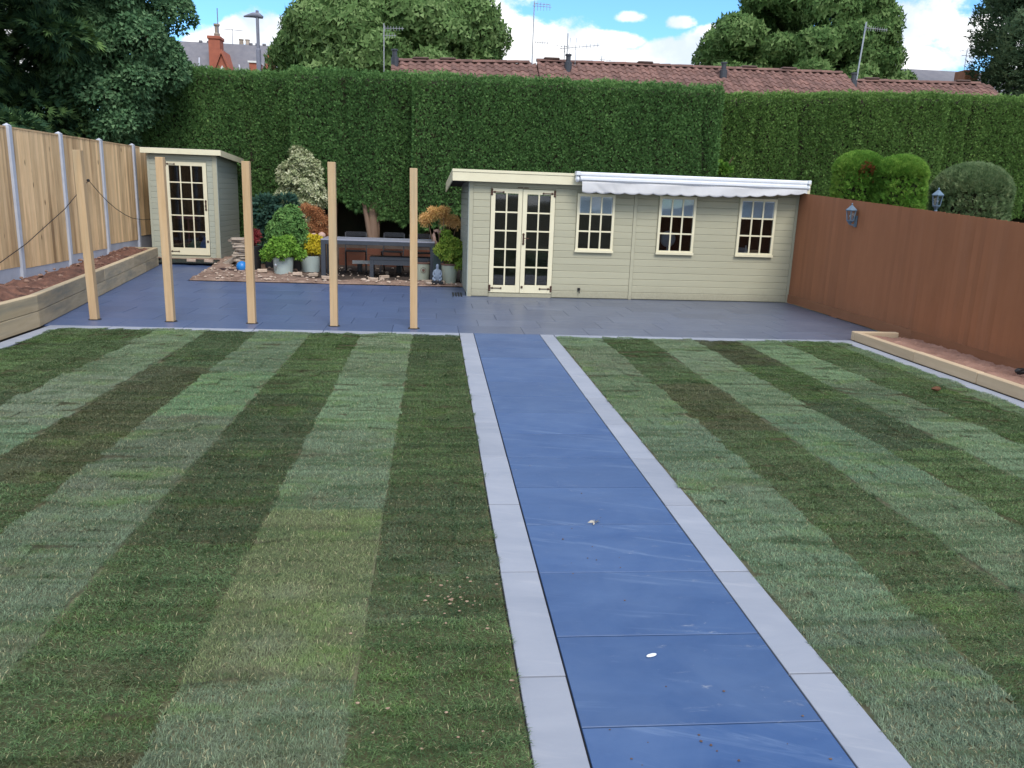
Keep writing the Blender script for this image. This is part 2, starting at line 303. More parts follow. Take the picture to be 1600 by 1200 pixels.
# ------------------------------------------------------------------ helpers
def link(o, parent=None):
    C.objects.link(o)
    if parent is not None: o.parent = parent
    return o
def tag(o, label=None, cat=None, group=None, kind=None):
    if label: o['label'] = label
    if cat: o['category'] = cat
    if group: o['group'] = group
    if kind: o['kind'] = kind
    return o
def thing(name, label, cat, loc=(0, 0, 0), rz=0, group=None):
    o = bpy.data.objects.new(name, None); link(o); o.location = loc; o.rotation_euler = (0, 0, rz)
    o.empty_display_size = .1
    return tag(o, label, cat, group)
def mobj(name, me, parent=None, mat=None, loc=None, rot=None, scale=None):
    o = bpy.data.objects.new(name, me); link(o, parent)
    if mat is not None and len(me.materials) == 0: me.materials.append(mat)
    if loc is not None: o.location = loc
    if rot is not None: o.rotation_euler = rot
    if scale is not None: o.scale = scale
    return o
class MB:
    """collects shapes into one mesh"""
    def __init__(s): s.v = []; s.f = []
    def add(s, vs, fs):
        k = len(s.v); s.v += [tuple(v) for v in vs]; s.f += [tuple(i+k for i in f) for f in fs]; return s
    def box(s, x0, x1, y0, y1, z0, z1):
        return s.add([(x0, y0, z0), (x1, y0, z0), (x1, y1, z0), (x0, y1, z0), (x0, y0, z1), (x1, y0, z1), (x1, y1, z1), (x0, y1, z1)],
                     [(0, 3, 2, 1), (4, 5, 6, 7), (0, 1, 5, 4), (1, 2, 6, 5), (2, 3, 7, 6), (3, 0, 4, 7)])
    def bbox(s, x0, x1, y0, y1, z0, z1, b=.004):
        """box with bevelled edges"""
        bm = bmesh.new(); bmesh.ops.create_cube(bm, size=1)
        for v in bm.verts: v.co = Vector(((x0+x1)/2+v.co.x*(x1-x0), (y0+y1)/2+v.co.y*(y1-y0), (z0+z1)/2+v.co.z*(z1-z0)))
        bmesh.ops.bevel(bm, geom=bm.edges[:], offset=b, segments=1, affect='EDGES')
        bm.verts.ensure_lookup_table(); bm.verts.index_update()
        s.add([v.co[:] for v in bm.verts], [[v.index for v in f.verts] for f in bm.faces]); bm.free(); return s
    def bar(s, a, b, w, h=None, up=(0, 0, 1)):
        """square bar from a to b"""
        h = h or w; a = Vector(a); b = Vector(b); d = (b-a).normalized(); upv = Vector(up)
        if abs(d.dot(upv)) > .98: upv = Vector((0, 1, 0))
        x = d.cross(upv).normalized(); y = x.cross(d)
        vs = [p + x*sx*w/2 + y*sy*h/2 for p in (a, b) for sx, sy in ((-1, -1), (1, -1), (1, 1), (-1, 1))]
        return s.add(vs, [(0, 1, 2, 3)[::-1], (4, 5, 6, 7), (0, 1, 5, 4), (1, 2, 6, 5), (2, 3, 7, 6), (3, 0, 4, 7)])
    def tube(s, pts, r, n=8, caps=True):
        pts = [Vector(p) for p in pts]; rs = r if isinstance(r, (list, tuple)) else [r]*len(pts); k = len(s.v); ref = None
        for i, p in enumerate(pts):
            d = (pts[min(i+1, len(pts)-1)]-pts[max(i-1, 0)]).normalized()
            if ref is None: ref = Vector((0, 0, 1)) if abs(d.z) < .9 else Vector((1, 0, 0))
            x = d.cross(ref).normalized(); y = x.cross(d); ref = y if abs(d.dot(ref)) > .9 else ref
            for j in range(n):
                a = 2*math.pi*j/n; s.v.append(tuple(p+(x*math.cos(a)+y*math.sin(a))*rs[i]))
        for i in range(len(pts)-1):
            for j in range(n):
                a = k+i*n+j; b = k+i*n+(j+1) % n; s.f.append((a, b, b+n, a+n))
        if caps: s.f.append(tuple(k+j for j in range(n))[::-1]); s.f.append(tuple(k+(len(pts)-1)*n+j for j in range(n)))
        return s
    def lathe(s, prof, n=24, c=(0, 0, 0)):
        k = len(s.v)
        for (r, z) in prof:
            for j in range(n):
                a = 2*math.pi*j/n; s.v.append((c[0]+r*math.cos(a), c[1]+r*math.sin(a), c[2]+z))
        for i in range(len(prof)-1):
            for j in range(n):
                a = k+i*n+j; b = k+i*n+(j+1) % n; s.f.append((a, b, b+n, a+n))
        s.f.append(tuple(k+j for j in range(n))[::-1]); s.f.append(tuple(k+(len(prof)-1)*n+j for j in range(n)))
        return s
    def ball(s, c, r, seg=12, rings=8, jit=0):
        if not isinstance(r, (tuple, list)): r = (r, r, r)
        prof = [(math.sin(math.pi*i/rings), -math.cos(math.pi*i/rings)) for i in range(rings+1)]
        k = len(s.v)
        for (q, z) in prof:
            for j in range(seg):
                a = 2*math.pi*j/seg; g = 1+random.uniform(-jit, jit)
                s.v.append((c[0]+r[0]*q*math.cos(a)*g, c[1]+r[1]*q*math.sin(a)*g, c[2]+r[2]*z*g))
        for i in range(rings):
            for j in range(seg):
                a = k+i*seg+j; b = k+i*seg+(j+1) % seg; s.f.append((a, b, b+seg, a+seg))
        return s
    def mesh(s, name, mat=None, smooth=False):
        me = bpy.data.meshes.new(name); me.from_pydata(s.v, [], s.f)
        if mat: me.materials.append(mat)
        if smooth: me.polygons.foreach_set('use_smooth', [True]*len(me.polygons))
        me.update(); return me
    def build(s, name, mat, parent=None, smooth=False, **k): return mobj(name, s.mesh(name, mat, smooth), parent, **k)
def struct(o, label=None):
    o['kind'] = 'structure'
    if label: o['label'] = label
    return o
BOXES = {}
def unitbox(mat, b=.0):
    """a shared 1 x 1 x 1 box, scaled per piece"""
    k = (mat.name, b)
    if k not in BOXES:
        m = MB(); m.box(-.5, .5, -.5, .5, -.5, .5); BOXES[k] = m.mesh('box_'+mat.name, mat)
    return BOXES[k]
def pbox(name, mat, parent, x0, x1, y0, y1, z0, z1):
    return mobj(name, unitbox(mat), parent, loc=((x0+x1)/2, (y0+y1)/2, (z0+z1)/2), scale=(x1-x0, y1-y0, z1-z0))
def copy_tree(o, parent=None, **over):
    c = o.copy(); C.objects.link(c)
    if parent is not None: c.parent = parent
    for k, v in over.items(): c[k] = v
    for ch in [x for x in KIDS if x.parent == o]: pass
    return c
# ---- fast foliage meshes
def tri_mesh(name, V, F, mat, att=None):
    me = bpy.data.meshes.new(name); nv, nf = len(V), len(F); me.vertices.add(nv); me.vertices.foreach_set('co', V.astype(np.float32).ravel())
    me.loops.add(nf*3); me.loops.foreach_set('vertex_index', F.astype(np.int32).ravel())
    me.polygons.add(nf); me.polygons.foreach_set('loop_start', np.arange(0, nf*3, 3, dtype=np.int32))
    if att is not None:
        a = me.attributes.new('rnd', 'FLOAT', 'POINT'); a.data.foreach_set('value', att.astype(np.float32))
    me.materials.append(mat); me.update(calc_edges=True); return me
def nrm(a): return a/np.maximum(np.linalg.norm(a, axis=-1, keepdims=True), 1e-9)
def scatter(T, Pn, D, N, S, att=None):
    """place template T=(verts, tris) at points Pn with growth direction D and face normal N; returns verts, tris, per-vertex attribute"""
    tv, tf = T; K = len(Pn); y = nrm(D); z = nrm(N-(N*y).sum(1, keepdims=True)*y); x = np.cross(y, z)
    B = np.stack([x, y, z], 1)
    V = np.einsum('vk,nkc->nvc', tv, B)*S[:, None, None] + Pn[:, None, :]
    F = tf[None]+(np.arange(K)*len(tv))[:, None, None]
    a = rng.random(K) if att is None else att
    return V.reshape(-1, 3), F.reshape(-1, 3), np.repeat(a, len(tv))
def spray_template(n=7, spread=1.2, wid=.09):
    """a flat fan of scale-leaf twiglets, unit long"""
    v = []; f = []
    for i in range(n):
        t = (i/(n-1)-.5); y0 = .15+.25*(1-abs(t)*2); a = t*spread; L = 1.0-.45*abs(t)*2
        d = np.array([math.sin(a), math.cos(a)]); q = np.array([d[1], -d[0]])*wid
        b = np.array([0, y0*.3]); m_ = b+d*L*.55; e = b+d*L
        k = len(v); z = .06*math.sin(i*2.1)
        v += [(*b, 0), (*(m_-q), z), (*(m_+q), z), (*e, z*1.8)]; f += [(k, k+2, k+1), (k+1, k+2, k+3)]
    return np.array(v, float), np.array(f)
def leaf_template(n=4, wid=.3, droop=.25, seed=0):
    """a small bunch of n folded leaves, unit size"""
    r = random.Random(seed); v = []; f = []
    for i in range(n):
        a = 2*math.pi*i/n+r.uniform(-.4, .4); t = r.uniform(.1, .9)
        d = np.array([math.cos(a)*math.sin(t+.3), math.sin(a)*math.sin(t+.3), math.cos(t+.3)]); q = np.array([-math.sin(a), math.cos(a), 0])*wid
        u = np.array([0, 0, -droop]); o = np.array([r.uniform(-.2, .2), r.uniform(-.2, .2), r.uniform(-.2, .2)])
        k = len(v); v += [o, o+d*.5-q*.7, o+d*.5+q*.7, o+d+u*.6]; f += [(k, k+2, k+1), (k+1, k+2, k+3)]
    v = np.array([np.array(x, float) for x in v]); v = v[:, [0, 2, 1]]     # growth along y
    return v, np.array(f)
def spray1(n=5, spread=1.3, wid=.11):
    v = []; f = []
    for i in range(n):
        t = (i/(n-1)-.5); a = t*spread; L = 1.0-.4*abs(t)*2; d = np.array([math.sin(a), math.cos(a)]); q = np.array([d[1], -d[0]])*wid
        b = np.array([t*.25, .12+.1*(i % 2)]); e = b+d*L; k = len(v); z = .07*math.sin(i*2.3)
        v += [(*(b-q), 0), (*(b+q), 0), (*e, z)]; f += [(k, k+1, k+2)]
    return np.array(v, float), np.array(f)
def leaf1(n=3, wid=.34, seed=0):
    r = random.Random(seed); v = []; f = []
    for i in range(n):
        a = 2*math.pi*i/n+r.uniform(-.4, .4); t = r.uniform(.2, 1.0)
        d = np.array([math.cos(a)*math.sin(t+.3), math.sin(a)*math.sin(t+.3), math.cos(t+.3)]); q = np.array([-math.sin(a), math.cos(a), 0])*wid
        o = np.array([r.uniform(-.25, .25) for _ in range(3)]); k = len(v); v += [o+d*.25-q, o+d*.25+q, o+d*1.15+np.array([0, 0, -.25])]; f += [(k, k+1, k+2)]
    v = np.array(v); return v[:, [0, 2, 1]], np.array(f)
HSPRAY = spray1(); TLEAF = leaf1(3); ELEAF = leaf1(4, .3, 5)
SPRAY = spray_template(); LEAF4 = leaf_template(4); LEAF3 = leaf_template(3, .22, .3, 4); FINE = leaf_template(6, .12, .35, 8)
def join(parts):
    V = []; F = []; A = []; k = 0
    for v, f, a in parts: V.append(v); F.append(f+k); A.append(a); k += len(v)
    return np.concatenate(V), np.concatenate(F), np.concatenate(A)
def rdir(n): return nrm(rng.normal(size=(n, 3)))
def blobs_points(centers, radii, n, squash=1.0, lower=.0, inner=.25):
    """points spread through the outer part of several ellipsoid clumps, with outward normals"""
    c = np.array(centers, float); r = np.array(radii, float); w_ = r**2; idx = rng.choice(len(c), n, p=w_/w_.sum())
    d = rdir(n); d[:, 2] = np.where((d[:, 2] < -lower) & (rng.random(n) < .6), -d[:, 2], d[:, 2])
    k = 1-inner*rng.random(n)**1.5
    p = c[idx]+d*(r[idx]*k)[:, None]*np.array([1, 1, squash]); return p, nrm(d)
def lumpy_crown(center, R3, nblob, rb, seed, shell=.80):
    """clump centres spread over an ellipsoid"""
    r = np.random.default_rng(seed); d = nrm(r.normal(size=(nblob, 3))); k = shell+(1-shell)*r.random(nblob)**.5
    k[: nblob//5] *= .45
    c = np.array(center)+d*k[:, None]*(np.array(R3)-np.array([rb, rb, rb])*.6); rad = rb*(.65+.7*r.random(nblob)); return c, rad
def foliage(name, mat, parent, P, N, tmpl, smin, smax, up=.4, jit=.6, flat=.5):
    n = len(P); D = nrm(N+np.array([0, 0, up])+rdir(n)*jit); NN = nrm(N*flat+np.array([0, 0, .6])+rdir(n)*.7)
    V, F, A = scatter(tmpl, P, D, NN, smin+(smax-smin)*rng.random(n)); return mobj(name, tri_mesh(name, V, F, mat, A), parent)
def hedge_noise(x, z, s=1.): return .5*np.sin(x*1.7*s+z*.9)+.3*np.sin(x*3.9*s-z*2.3+1)+.2*np.sin(x*7.1*s+z*5.3+2)

# ------------------------------------------------------------------ the ground
m_ = MB(); m_.add([(-900, -300, -.32), (900, -300, -.32), (900, 1500, -.32), (-900, 1500, -.32)], [(0, 1, 2, 3)])
struct(m_.build('ground', m_ground), 'rough open ground stretching away behind the gardens')
PX0, PX1 = .5434, 1.4484            # dark part of the path
BW = .196                           # border tile width
LE = PX0-BW; RE = PX1+BW            # lawn edges at the path
YB = 10.79                          # where patio begins (far side of the lawn border)
YL = YB-BW                          # far edge of lawn
m_ = MB(); m_.box(-5.05, 6.3, .3, YB-.01, -.3, -.045); m_.box(-5.95, 6.9, YB-.01, 15.1, -.3, -.016); m_.box(-7.2, .62, 15.1, 16.6, -.3, -.016); m_.box(-7.2, -4.95, 16.6, 19.3, -.3, -.016)
m_.box(PX0-BW, PX1+BW, .3, YB-.01, -.044, -.014); m_.box(-5.2, -4.74, .3, YB-.01, -.044, -.014); m_.box(5.74, 6.0, .3, YB-.01, -.044, -.014)
struct(m_.build('mortar_bed', m_mortar), 'dark bedding under the paving and turf')

def slab(x0, x1, y0, y1, g=.003):
    m = MB(); t = .002
    m.add([(x0+g, y0+g, -.02), (x1-g, y0+g, -.02), (x1-g, y1-g, -.02), (x0+g, y1-g, -.02), (x0+g, y0+g, -t), (x1-g, y0+g, -t), (x1-g, y1-g, -t), (x0+g, y1-g, -t),
           (x0+g+t, y0+g+t, 0), (x1-g-t, y0+g+t, 0), (x1-g-t, y1-g-t, 0), (x0+g+t, y1-g-t, 0)],
          [(8, 9, 10, 11), (4, 5, 9, 8), (5, 6, 10, 9), (6, 7, 11, 10), (7, 4, 8, 11), (0, 1, 5, 4), (1, 2, 6, 5), (2, 3, 7, 6), (3, 0, 4, 7)])
    return m
def tile(parent, mat, x0, x1, y0, y1, cache={}):
    k = (mat.name, round(x1-x0, 3), round(y1-y0, 3)); gg = .005 if mat is m_border else .0035 if mat is m_pathtile else .0018
    if k not in cache:
        w_, h_ = x1-x0, y1-y0; cache[k] = slab(-w_/2, w_/2, -h_/2, h_/2, gg).mesh('tile', mat)
    return mobj('tile', cache[k], parent, loc=((x0+x1)/2, (y0+y1)/2, random.uniform(-.0012, .0008)), rot=(random.uniform(-.0012, .0012), random.uniform(-.001, .001), random.uniform(-.0015, .0015)))
path = thing('path', None, None); struct(path, 'dark blue porcelain path running from the viewer to the patio')
y = 2.4708-.605*4
while y < YB-.05:
    tile(path, m_pathtile, PX0, PX1, y, min(y+.605, YB)); y += .605
kerb = thing('path_border', None, None); struct(kerb, 'pale grey border tiles round the lawns')
for (xa, xb, o) in ((LE, PX0, 0), (PX1, RE, -.02)):
    y = 2.7914-.904*3+o
    while y < YB-.05:
        tile(kerb, m_border, xa, xb, y, min(y+.904, YB)); y += .904
y = 2.9-.904*3
while y < YL-.05: tile(kerb, m_border, -4.75-BW, -4.75, y, min(y+.904, YL)); y += .904
y = 2.7-.904*3
while y < YL-.05: tile(kerb, m_border, 5.75, 5.75+BW, y, min(y+.904, YL)); y += .904
x = LE
while x > -4.75-BW+.05: x0_ = max(x-.904, -4.75-BW); tile(kerb, m_border, x0_, x, YL, YB); x = x0_
x = RE
while x < 5.75+BW-.05: x1_ = min(x+.904, 5.75+BW); tile(kerb, m_border, x, x1_, YL, YB); x = x1_
patio = thing('patio', None, None); struct(patio, 'blue grey porcelain patio in front of the summerhouse')
def sleeper_x(Y): return -4.985-.151*max(0, Y-10.6)          # face of the left sleeper wall
for k in range(15):
    y0 = YB+.605*k; y1 = y0+.605
    xl = sleeper_x(y1)-.12
    if y0 < 14.7: xr = 6.86; y1 = min(y1, 15.02)
    elif k < 9: xr = .60
    else: xr = -4.80-.055*(y1-16.42)
    offs = (k*.302) % .905; x = -6.9+offs-.905
    while x < xr:
        a_, b_ = max(x, xl), min(x+.905, xr)
        if b_-a_ > .06: tile(patio, m_patiotile, a_, b_, y0, y1)
        x += .905

# ------------------------------------------------------------------ lawns of turf rolls with real blades
def blade_patch(seed, n, lean, wdt, hmin, hmax, sz=.212, mess=.8):
    r = np.random.default_rng(seed)
    x = (r.random(n)-.5)*sz*1.04; yv = (r.random(n)-.5)*sz*1.08; h = hmin+(hmax-hmin)*r.random(n)**.8
    a = lean+r.normal(size=n)*mess; tilt = .55+.65*r.random(n)
    d = np.stack([np.cos(a)*np.sin(tilt), np.sin(a)*np.sin(tilt), np.cos(tilt)], 1)
    s = np.stack([-np.sin(a+r.normal(size=n)*.5), np.cos(a), np.zeros(n)], 1); s = nrm(s)*(wdt*(.7+.6*r.random(n)))[:, None]*.5
    base = np.stack([x, yv, np.zeros(n)], 1); mid = base+d*(h*.55)[:, None]; tip = mid+nrm(d+np.array([0, 0, -.55])+.3*np.stack([np.cos(a), np.sin(a), 0*a], 1))*(h*.5)[:, None]
    V = np.stack([base-s*.7, base+s*.7, mid-s, mid+s, tip], 1).reshape(-1, 3)
    F = (np.array([[0, 1, 3], [0, 3, 2], [2, 3, 4]])[None]+(np.arange(n)*5)[:, None, None]).reshape(-1, 3)
    return V, F, np.repeat(r.random(n), 5)
def grass_mat():
    m, b, p = base_mat('turf_blades', .5, .3)
    P = pos(b)
    t = b.n('ShaderNodeAttribute', attribute_type='INSTANCER', attribute_name='tint').outputs['Color']
    a = b.n('ShaderNodeAttribute', attribute_name='rnd').outputs['Fac']
    c = b.mix(1.0, t, b.ramp(a, [(0, .45), (.5, .9), (.85, 1.25), (1, 1.7)]), 'MULTIPLY')
    # yellow-green and brown patches, and shade of the turf's ripples painted as dark streaks
    sp = b.n('ShaderNodeSeparateXYZ'); b.put(sp.inputs[0], P)
    pa = b.noise(b.vmul(b.vadd(P, (4, 9, 0)), (.8, 1.5, 1)), 1.5, 6, .7)
    c = b.mix(b.math('MULTIPLY', b.ramp(pa, [(.52, 0.), (.66, 1.)]), .55), c, (.145, .255, .055))
    br = b.noise(b.vmul(b.vadd(P, (1, 2, 0)), (.7, 1.7, 1)), 1.9, 7, .72)
    c = b.mix(b.math('MULTIPLY', b.ramp(br, [(.53, 0.), (.67, 1.)]), .5), c, (.120, .105, .062))
    st = b.noise(b.vmul(b.vadd(P, (7, 3, 0)), (.75, 4.6, 1)), 1.6, 8, .66, .9)
    c = b.mix(b.math('MULTIPLY', b.ramp(st, [(.48, 0.), (.62, 1.)]), .72), c, (.040, .086, .028))
    fr = b.noise(b.vadd(P, (17, 1, 5)), .9, 5, .6)
    c = b.mix(b.math('MULTIPLY', b.ramp(fr, [(.57, 0.), (.72, 1.)]), .4), c, (.24, .27, .20))
    straw = b.math('GREATER_THAN', a, .955); c = b.mix(b.math('MULTIPLY', straw, .8), c, (.42, .38, .22))
    b.put(p.inputs['Base Color'], c)
    tr = b.n('ShaderNodeBsdfTranslucent'); b.put(tr.inputs[0], c); mx = b.n('ShaderNodeMixShader'); mx.inputs[0].default_value = .2
    o = m.node_tree.nodes['Material Output']; L_ = m.node_tree.links
    L_.new(p.outputs[0], mx.inputs[1]); L_.new(tr.outputs[0], mx.inputs[2]); L_.new(mx.outputs[0], o.inputs[0]); return m
m_grass = grass_mat()
patches = bpy.data.collections.new('turf_patch_shapes')
NP = 7
for ci, (lean, mess, hm) in enumerate(((math.pi/2, 1.1, (.014, .030)), (-math.pi/2, 1.5, (.014, .030)))):
    for k in range(NP):
        V, F, A = blade_patch(100*ci+k, 1500, lean, .0025, hm[0], hm[1], mess=mess)
        o = bpy.data.objects.new('patch_%02d' % (ci*NP+k), tri_mesh('turf_patch', V, F, m_grass, A)); patches.objects.link(o)
def make_gn():
    g = bpy.data.node_groups.new('grow_turf', 'GeometryNodeTree')
    g.interface.new_socket('Geometry', in_out='INPUT', socket_type='NodeSocketGeometry'); g.interface.new_socket('Geometry', in_out='OUTPUT', socket_type='NodeSocketGeometry')
    N = g.nodes.new; L_ = g.links.new; gi = N('NodeGroupInput'); go = N('NodeGroupOutput')
    ip = N('GeometryNodeInstanceOnPoints'); ci = N('GeometryNodeCollectionInfo'); ci.inputs['Collection'].default_value = patches
    ci.inputs['Separate Children'].default_value = True; ci.inputs['Reset Children'].default_value = True
    mp = N('GeometryNodeMeshToPoints')
    def att(nm, dt): a = N('GeometryNodeInputNamedAttribute'); a.data_type = dt; a.inputs['Name'].default_value = nm; return a.outputs['Attribute']
    L_(gi.outputs[0], mp.inputs['Mesh']); L_(mp.outputs[0], ip.inputs['Points']); L_(ci.outputs[0], ip.inputs['Instance']); ip.inputs['Pick Instance'].default_value = True
    L_(att('pick', 'INT'), ip.inputs['Instance Index']); L_(att('rot', 'FLOAT_VECTOR'), ip.inputs['Rotation']); L_(att('scl', 'FLOAT_VECTOR'), ip.inputs['Scale'])
    L_(ip.outputs[0], go.inputs[0]); return g
GN = make_gn()
def turf_points(P, pick, rot, scl, tint, name, parent):
    me = bpy.data.meshes.new(name); me.vertices.add(len(P)); me.vertices.foreach_set('co', np.array(P, np.float32).ravel())
    for nm, t, d in (('pick', 'INT', pick), ('rot', 'FLOAT_VECTOR', rot), ('scl', 'FLOAT_VECTOR', scl), ('tint', 'FLOAT_COLOR', tint)):
        a = me.attributes.new(nm, t, 'POINT'); key = {'INT': 'value', 'FLOAT_VECTOR': 'vector', 'FLOAT_COLOR': 'color'}[t]
        a.data.foreach_set(key, np.array(d, np.int32 if t == 'INT' else np.float32).ravel())
    me.materials.append(m_grass); o = mobj(name, me, parent); md = o.modifiers.new('turf', 'NODES'); md.node_group = GN; return o
LIGHT = np.array((.166, .245, .140)); DARK = np.array((.093, .155, .066)); MID = np.array((.115, .195, .070))
def lawn(nm, label, x0, edges, ys, tints):
    root = thing(nm, None, None); struct(root, label)
    P = []; pk = []; ro = []; sc_ = []; ti = []
    rr = np.random.default_rng(int(abs(x0)*100)+5)
    for si, (xa, xb, kind) in enumerate(edges):
        cuts = ys[si % len(ys)]
        for ri in range(len(cuts)-1):
            ya, yb = cuts[ri+1], cuts[ri]
            g = .001; rz_ = rr.uniform(-.005, .007)
            me = MB(); me.box(-.5, .5, -.5, .5, -.5, .5)
            o = mobj('turf_roll', unitbox(m_turflight if kind == 'l' else m_thatch), root, loc=((xa+xb)/2, (ya+yb)/2, -.037+rz_), scale=(xb-xa-2*g, yb-ya-g, .036))
            base = LIGHT if kind == 'l' else DARK
            tnt = tints.get((si, ri))
            if tnt is None:
                if kind == 'l' and rr.random() < .3: base = base*.88
                tnt = base*(1+rr.uniform(-.16, .14)); tnt = tnt*(1+rr.uniform(-.08, .08, 3))
                if kind == 'd': tnt = [tnt, tnt*.5+MID*.6, tnt*.70, MID*1.2, tnt*.70+np.array((.040, .020, .012)), MID*.95+np.array((.008, .02, .0))][rr.integers(6)]
            nx = max(1, round((xb-xa-.02)/.205)); ny = max(1, round((yb-ya)/.205)); dx = (xb-xa-.022)/nx; dy = (yb-ya-.008)/ny
            for i in range(nx):
                for j in range(ny):
                    px = xa+.011+dx*(i+.5)+rr.normal()*.005; py = ya+.004+dy*(j+.5)
                    if abs(px) > .86*py+1.3 or py < 1.3: continue
                    z = rz_-.004+.005*math.sin(py*9+px*.8+si)+.003*math.sin(py*23+px*2.1)
                    P.append((px, py, z)); pk.append((0 if kind == 'l' else NP)+rr.integers(NP)); ro.append((rr.normal()*.05, rr.normal()*.05, rr.normal()*.10))
                    sc_.append(((1 if rr.random() < .5 else -1)*dx/.205, dy/.205, rr.uniform(.8, 1.2))); t_ = tnt*(1+rr.normal()*.05); ti.append((*t_, 1))
    gr = turf_points(P, pk, ro, sc_, ti, 'grass', root); gr['kind'] = 'stuff'
    return len(P)
YS = [[YL, 8.36, 6.68, 4.96, 3.23, 1.55, .3], [YL, 9.6, 7.9, 6.2, 4.5, 2.8, 1.1, .3], [YL, 8.9, 7.3, 5.7, 4.05, 2.4, .8], [YL, 9.9, 8.2, 6.5, 4.85, 3.2, 1.5, .3]]
ex = [LE, -.28, -.945, -1.60, -2.27, -2.905, -3.545, -4.15, -4.75]
kinds = 'dldldldd'
L_edges = [(ex[i+1], ex[i], kinds[i]) for i in range(8)]
n1 = lawn('lawn', 'left lawn of freshly laid turf rolls in light and dark stripes', -4.7, L_edges, YS,
          {(0, 0): DARK*.95, (0, 1): MID*.95, (0, 2): MID*.88, (0, 3): DARK*.85, (0, 4): MID*.92, (0, 5): DARK*1.2, (2, 2): DARK*.75, (1, 4): np.array((.155, .195, .085))})
ex = [RE, 2.27, 2.905, 3.545, 4.175, 4.80, 5.50, 5.75]
kinds = 'ldldldl'
R_edges = [(ex[i], ex[i+1], kinds[i]) for i in range(7)]
n2 = lawn('lawn', 'right lawn of freshly laid turf rolls beside the red brown fence', 5.7, R_edges, [YS[3], YS[1], YS[0], YS[2]], {})
print('turf patches', n1+n2)

# ------------------------------------------------------------------ soil beds
def heightfield(name, mat, x0, x1, y0, y1, nx, ny, fn, parent=None, smooth=False):
    xs = np.linspace(x0, x1, nx); ys_ = np.linspace(y0, y1, ny); V = []
    for yy in ys_:
        for xx in xs: V.append(fn(xx, yy))
    F = [(j*nx+i, j*nx+i+1, (j+1)*nx+i+1, (j+1)*nx+i) for j in range(ny-1) for i in range(nx-1)]
    me = bpy.data.meshes.new(name); me.from_pydata(V, [], F); me.materials.append(mat)
    if smooth: me.polygons.foreach_set('use_smooth', [True]*len(F))
    return mobj(name, me, parent)
from mathutils import noise as mn
def bump2(x, y, s, a): return a*mn.noise((x*s, y*s, .3))
def bankz(x, y):
    t = min(max((y-16.5)/3.0, 0), 1); z = .02+(.13*t if x < -3 else .03*t)
    t2 = min(max((y-18.6)/1.6, 0), 1); t2 = t2*t2*(3-2*t2)
    if x > -4.6: z += .5*t2*min(max((x+4.6)/1.0, 0), 1)
    return z
def bank_left(yy): return -4.78-.055*(yy-16.42) if yy < 19.28 else max(-7.2, -4.95-2.3*min(1, (yy-19.28)/.15))
def bankfn(u, yy):
    xl = bank_left(yy); xr = .62 if yy > 15.4 else .62
    yy2 = yy
    xx = xl+(xr-xl)*u
    if yy < 16.4:       # ragged front edge
        yy2 = yy+.10*mn.noise((xx*1.3, 0, 0))
    z = bankz(xx, yy2)+abs(bump2(xx, yy2, 2.2, .05))+bump2(xx, yy2, 9, .022)+bump2(xx, yy2, 23, .012)
    if yy < 16.27: z = -.06 if yy < 16.24 else .012
    return (xx, yy2, z)
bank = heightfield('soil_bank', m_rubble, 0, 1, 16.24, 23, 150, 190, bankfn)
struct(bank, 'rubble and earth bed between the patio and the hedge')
# raised planter soil, left and right
def lsoil(u, yy):
    xr = sleeper_x(yy)-.05; xx = -6.93+(xr+6.93)*u
    s_ = min(1, u/.65); s_ = s_*s_*(3-2*s_); zf = min(.34, max(.03, .04+.065*(yy-13.8)))
    z = zf*(1-s_)+.37*s_+.14*max(0, mn.noise((xx*1.3, yy*1.1, 0)))+bump2(xx, yy, 7, .06)+bump2(xx, yy, 18, .035)-.07*min(1, max(0, (u-.75)/.25))
    if yy > 19.1: z -= .22
    return (xx, yy, z)
struct(heightfield('planter_soil', plain('left_planter_soil', (.185, .09, .062), (.05, .027, .022), .95, 5, bmp=1., detail=9), 0, 1, 8.5, 21.7, 40, 260, lsoil), 'loose brown soil in the long raised planter by the timber fence')
def rsoil(u, yy):
    xx = 6.0+(6.84-6.0)*u
    return (xx, yy, .085+.05*max(0, mn.noise((xx*2, yy*2, 5)))+bump2(xx, yy, 9, .022)+bump2(xx, yy, 25, .014)-.03*u)
struct(heightfield('planter_soil', m_redsoil, 0, 1, 6.0, 10.72, 24, 150, rsoil), 'pale reddish soil in the low planter by the brown fence')

# ------------------------------------------------------------------ sleeper walls
sl = thing('sleeper_wall', 'long two course softwood sleeper wall holding the soil by the timber fence', 'raised bed', (-5, 10.6, 0))
def sleeper(parent, a, b, z0, z1, th, nm='sleeper', mat=None):
    d = Vector((b[0]-a[0], b[1]-a[1], 0)); L = d.length
    m = MB(); m.bbox(-th, 0, .003, L-.003, 0, z1-z0, .008)
    o = m.build(nm, mat or m_sleep, parent, loc=Vector((a[0], a[1], z0))-parent.location); o.rotation_euler = (0, random.uniform(-.006, .006), math.atan2(-d.x, d.y)); return o
def slp(t): return (sleeper_x(t), t)
cut1 = [8.2, 9.35, 10.6, 12.95, 15.3, 17.65, 18.98]; cut2 = [8.2, 10.6, 11.75, 14.1, 16.5, 18.98]
for cuts, z0, z1 in ((cut1, .002, .205), (cut2, .209, .412)):
    for i in range(len(cuts)-1):
        o = sleeper(sl, slp(cuts[i]), slp(cuts[i+1]), z0, z1, .1)
for z0, z1 in ((.002, .205), (.209, .412)):
    m = MB(); m.bbox(-6.9, sleeper_x(19.0)-.004, 18.985, 19.085, z0, z1, .008); o = m.build('sleeper', m_sleep, sl); o.location = (5, -10.6, 0)
sr = thing('sleeper_wall', 'low single course softwood sleeper edging beside the right lawn', 'raised bed', (5.9, 10.84, 0))
yy = 10.74
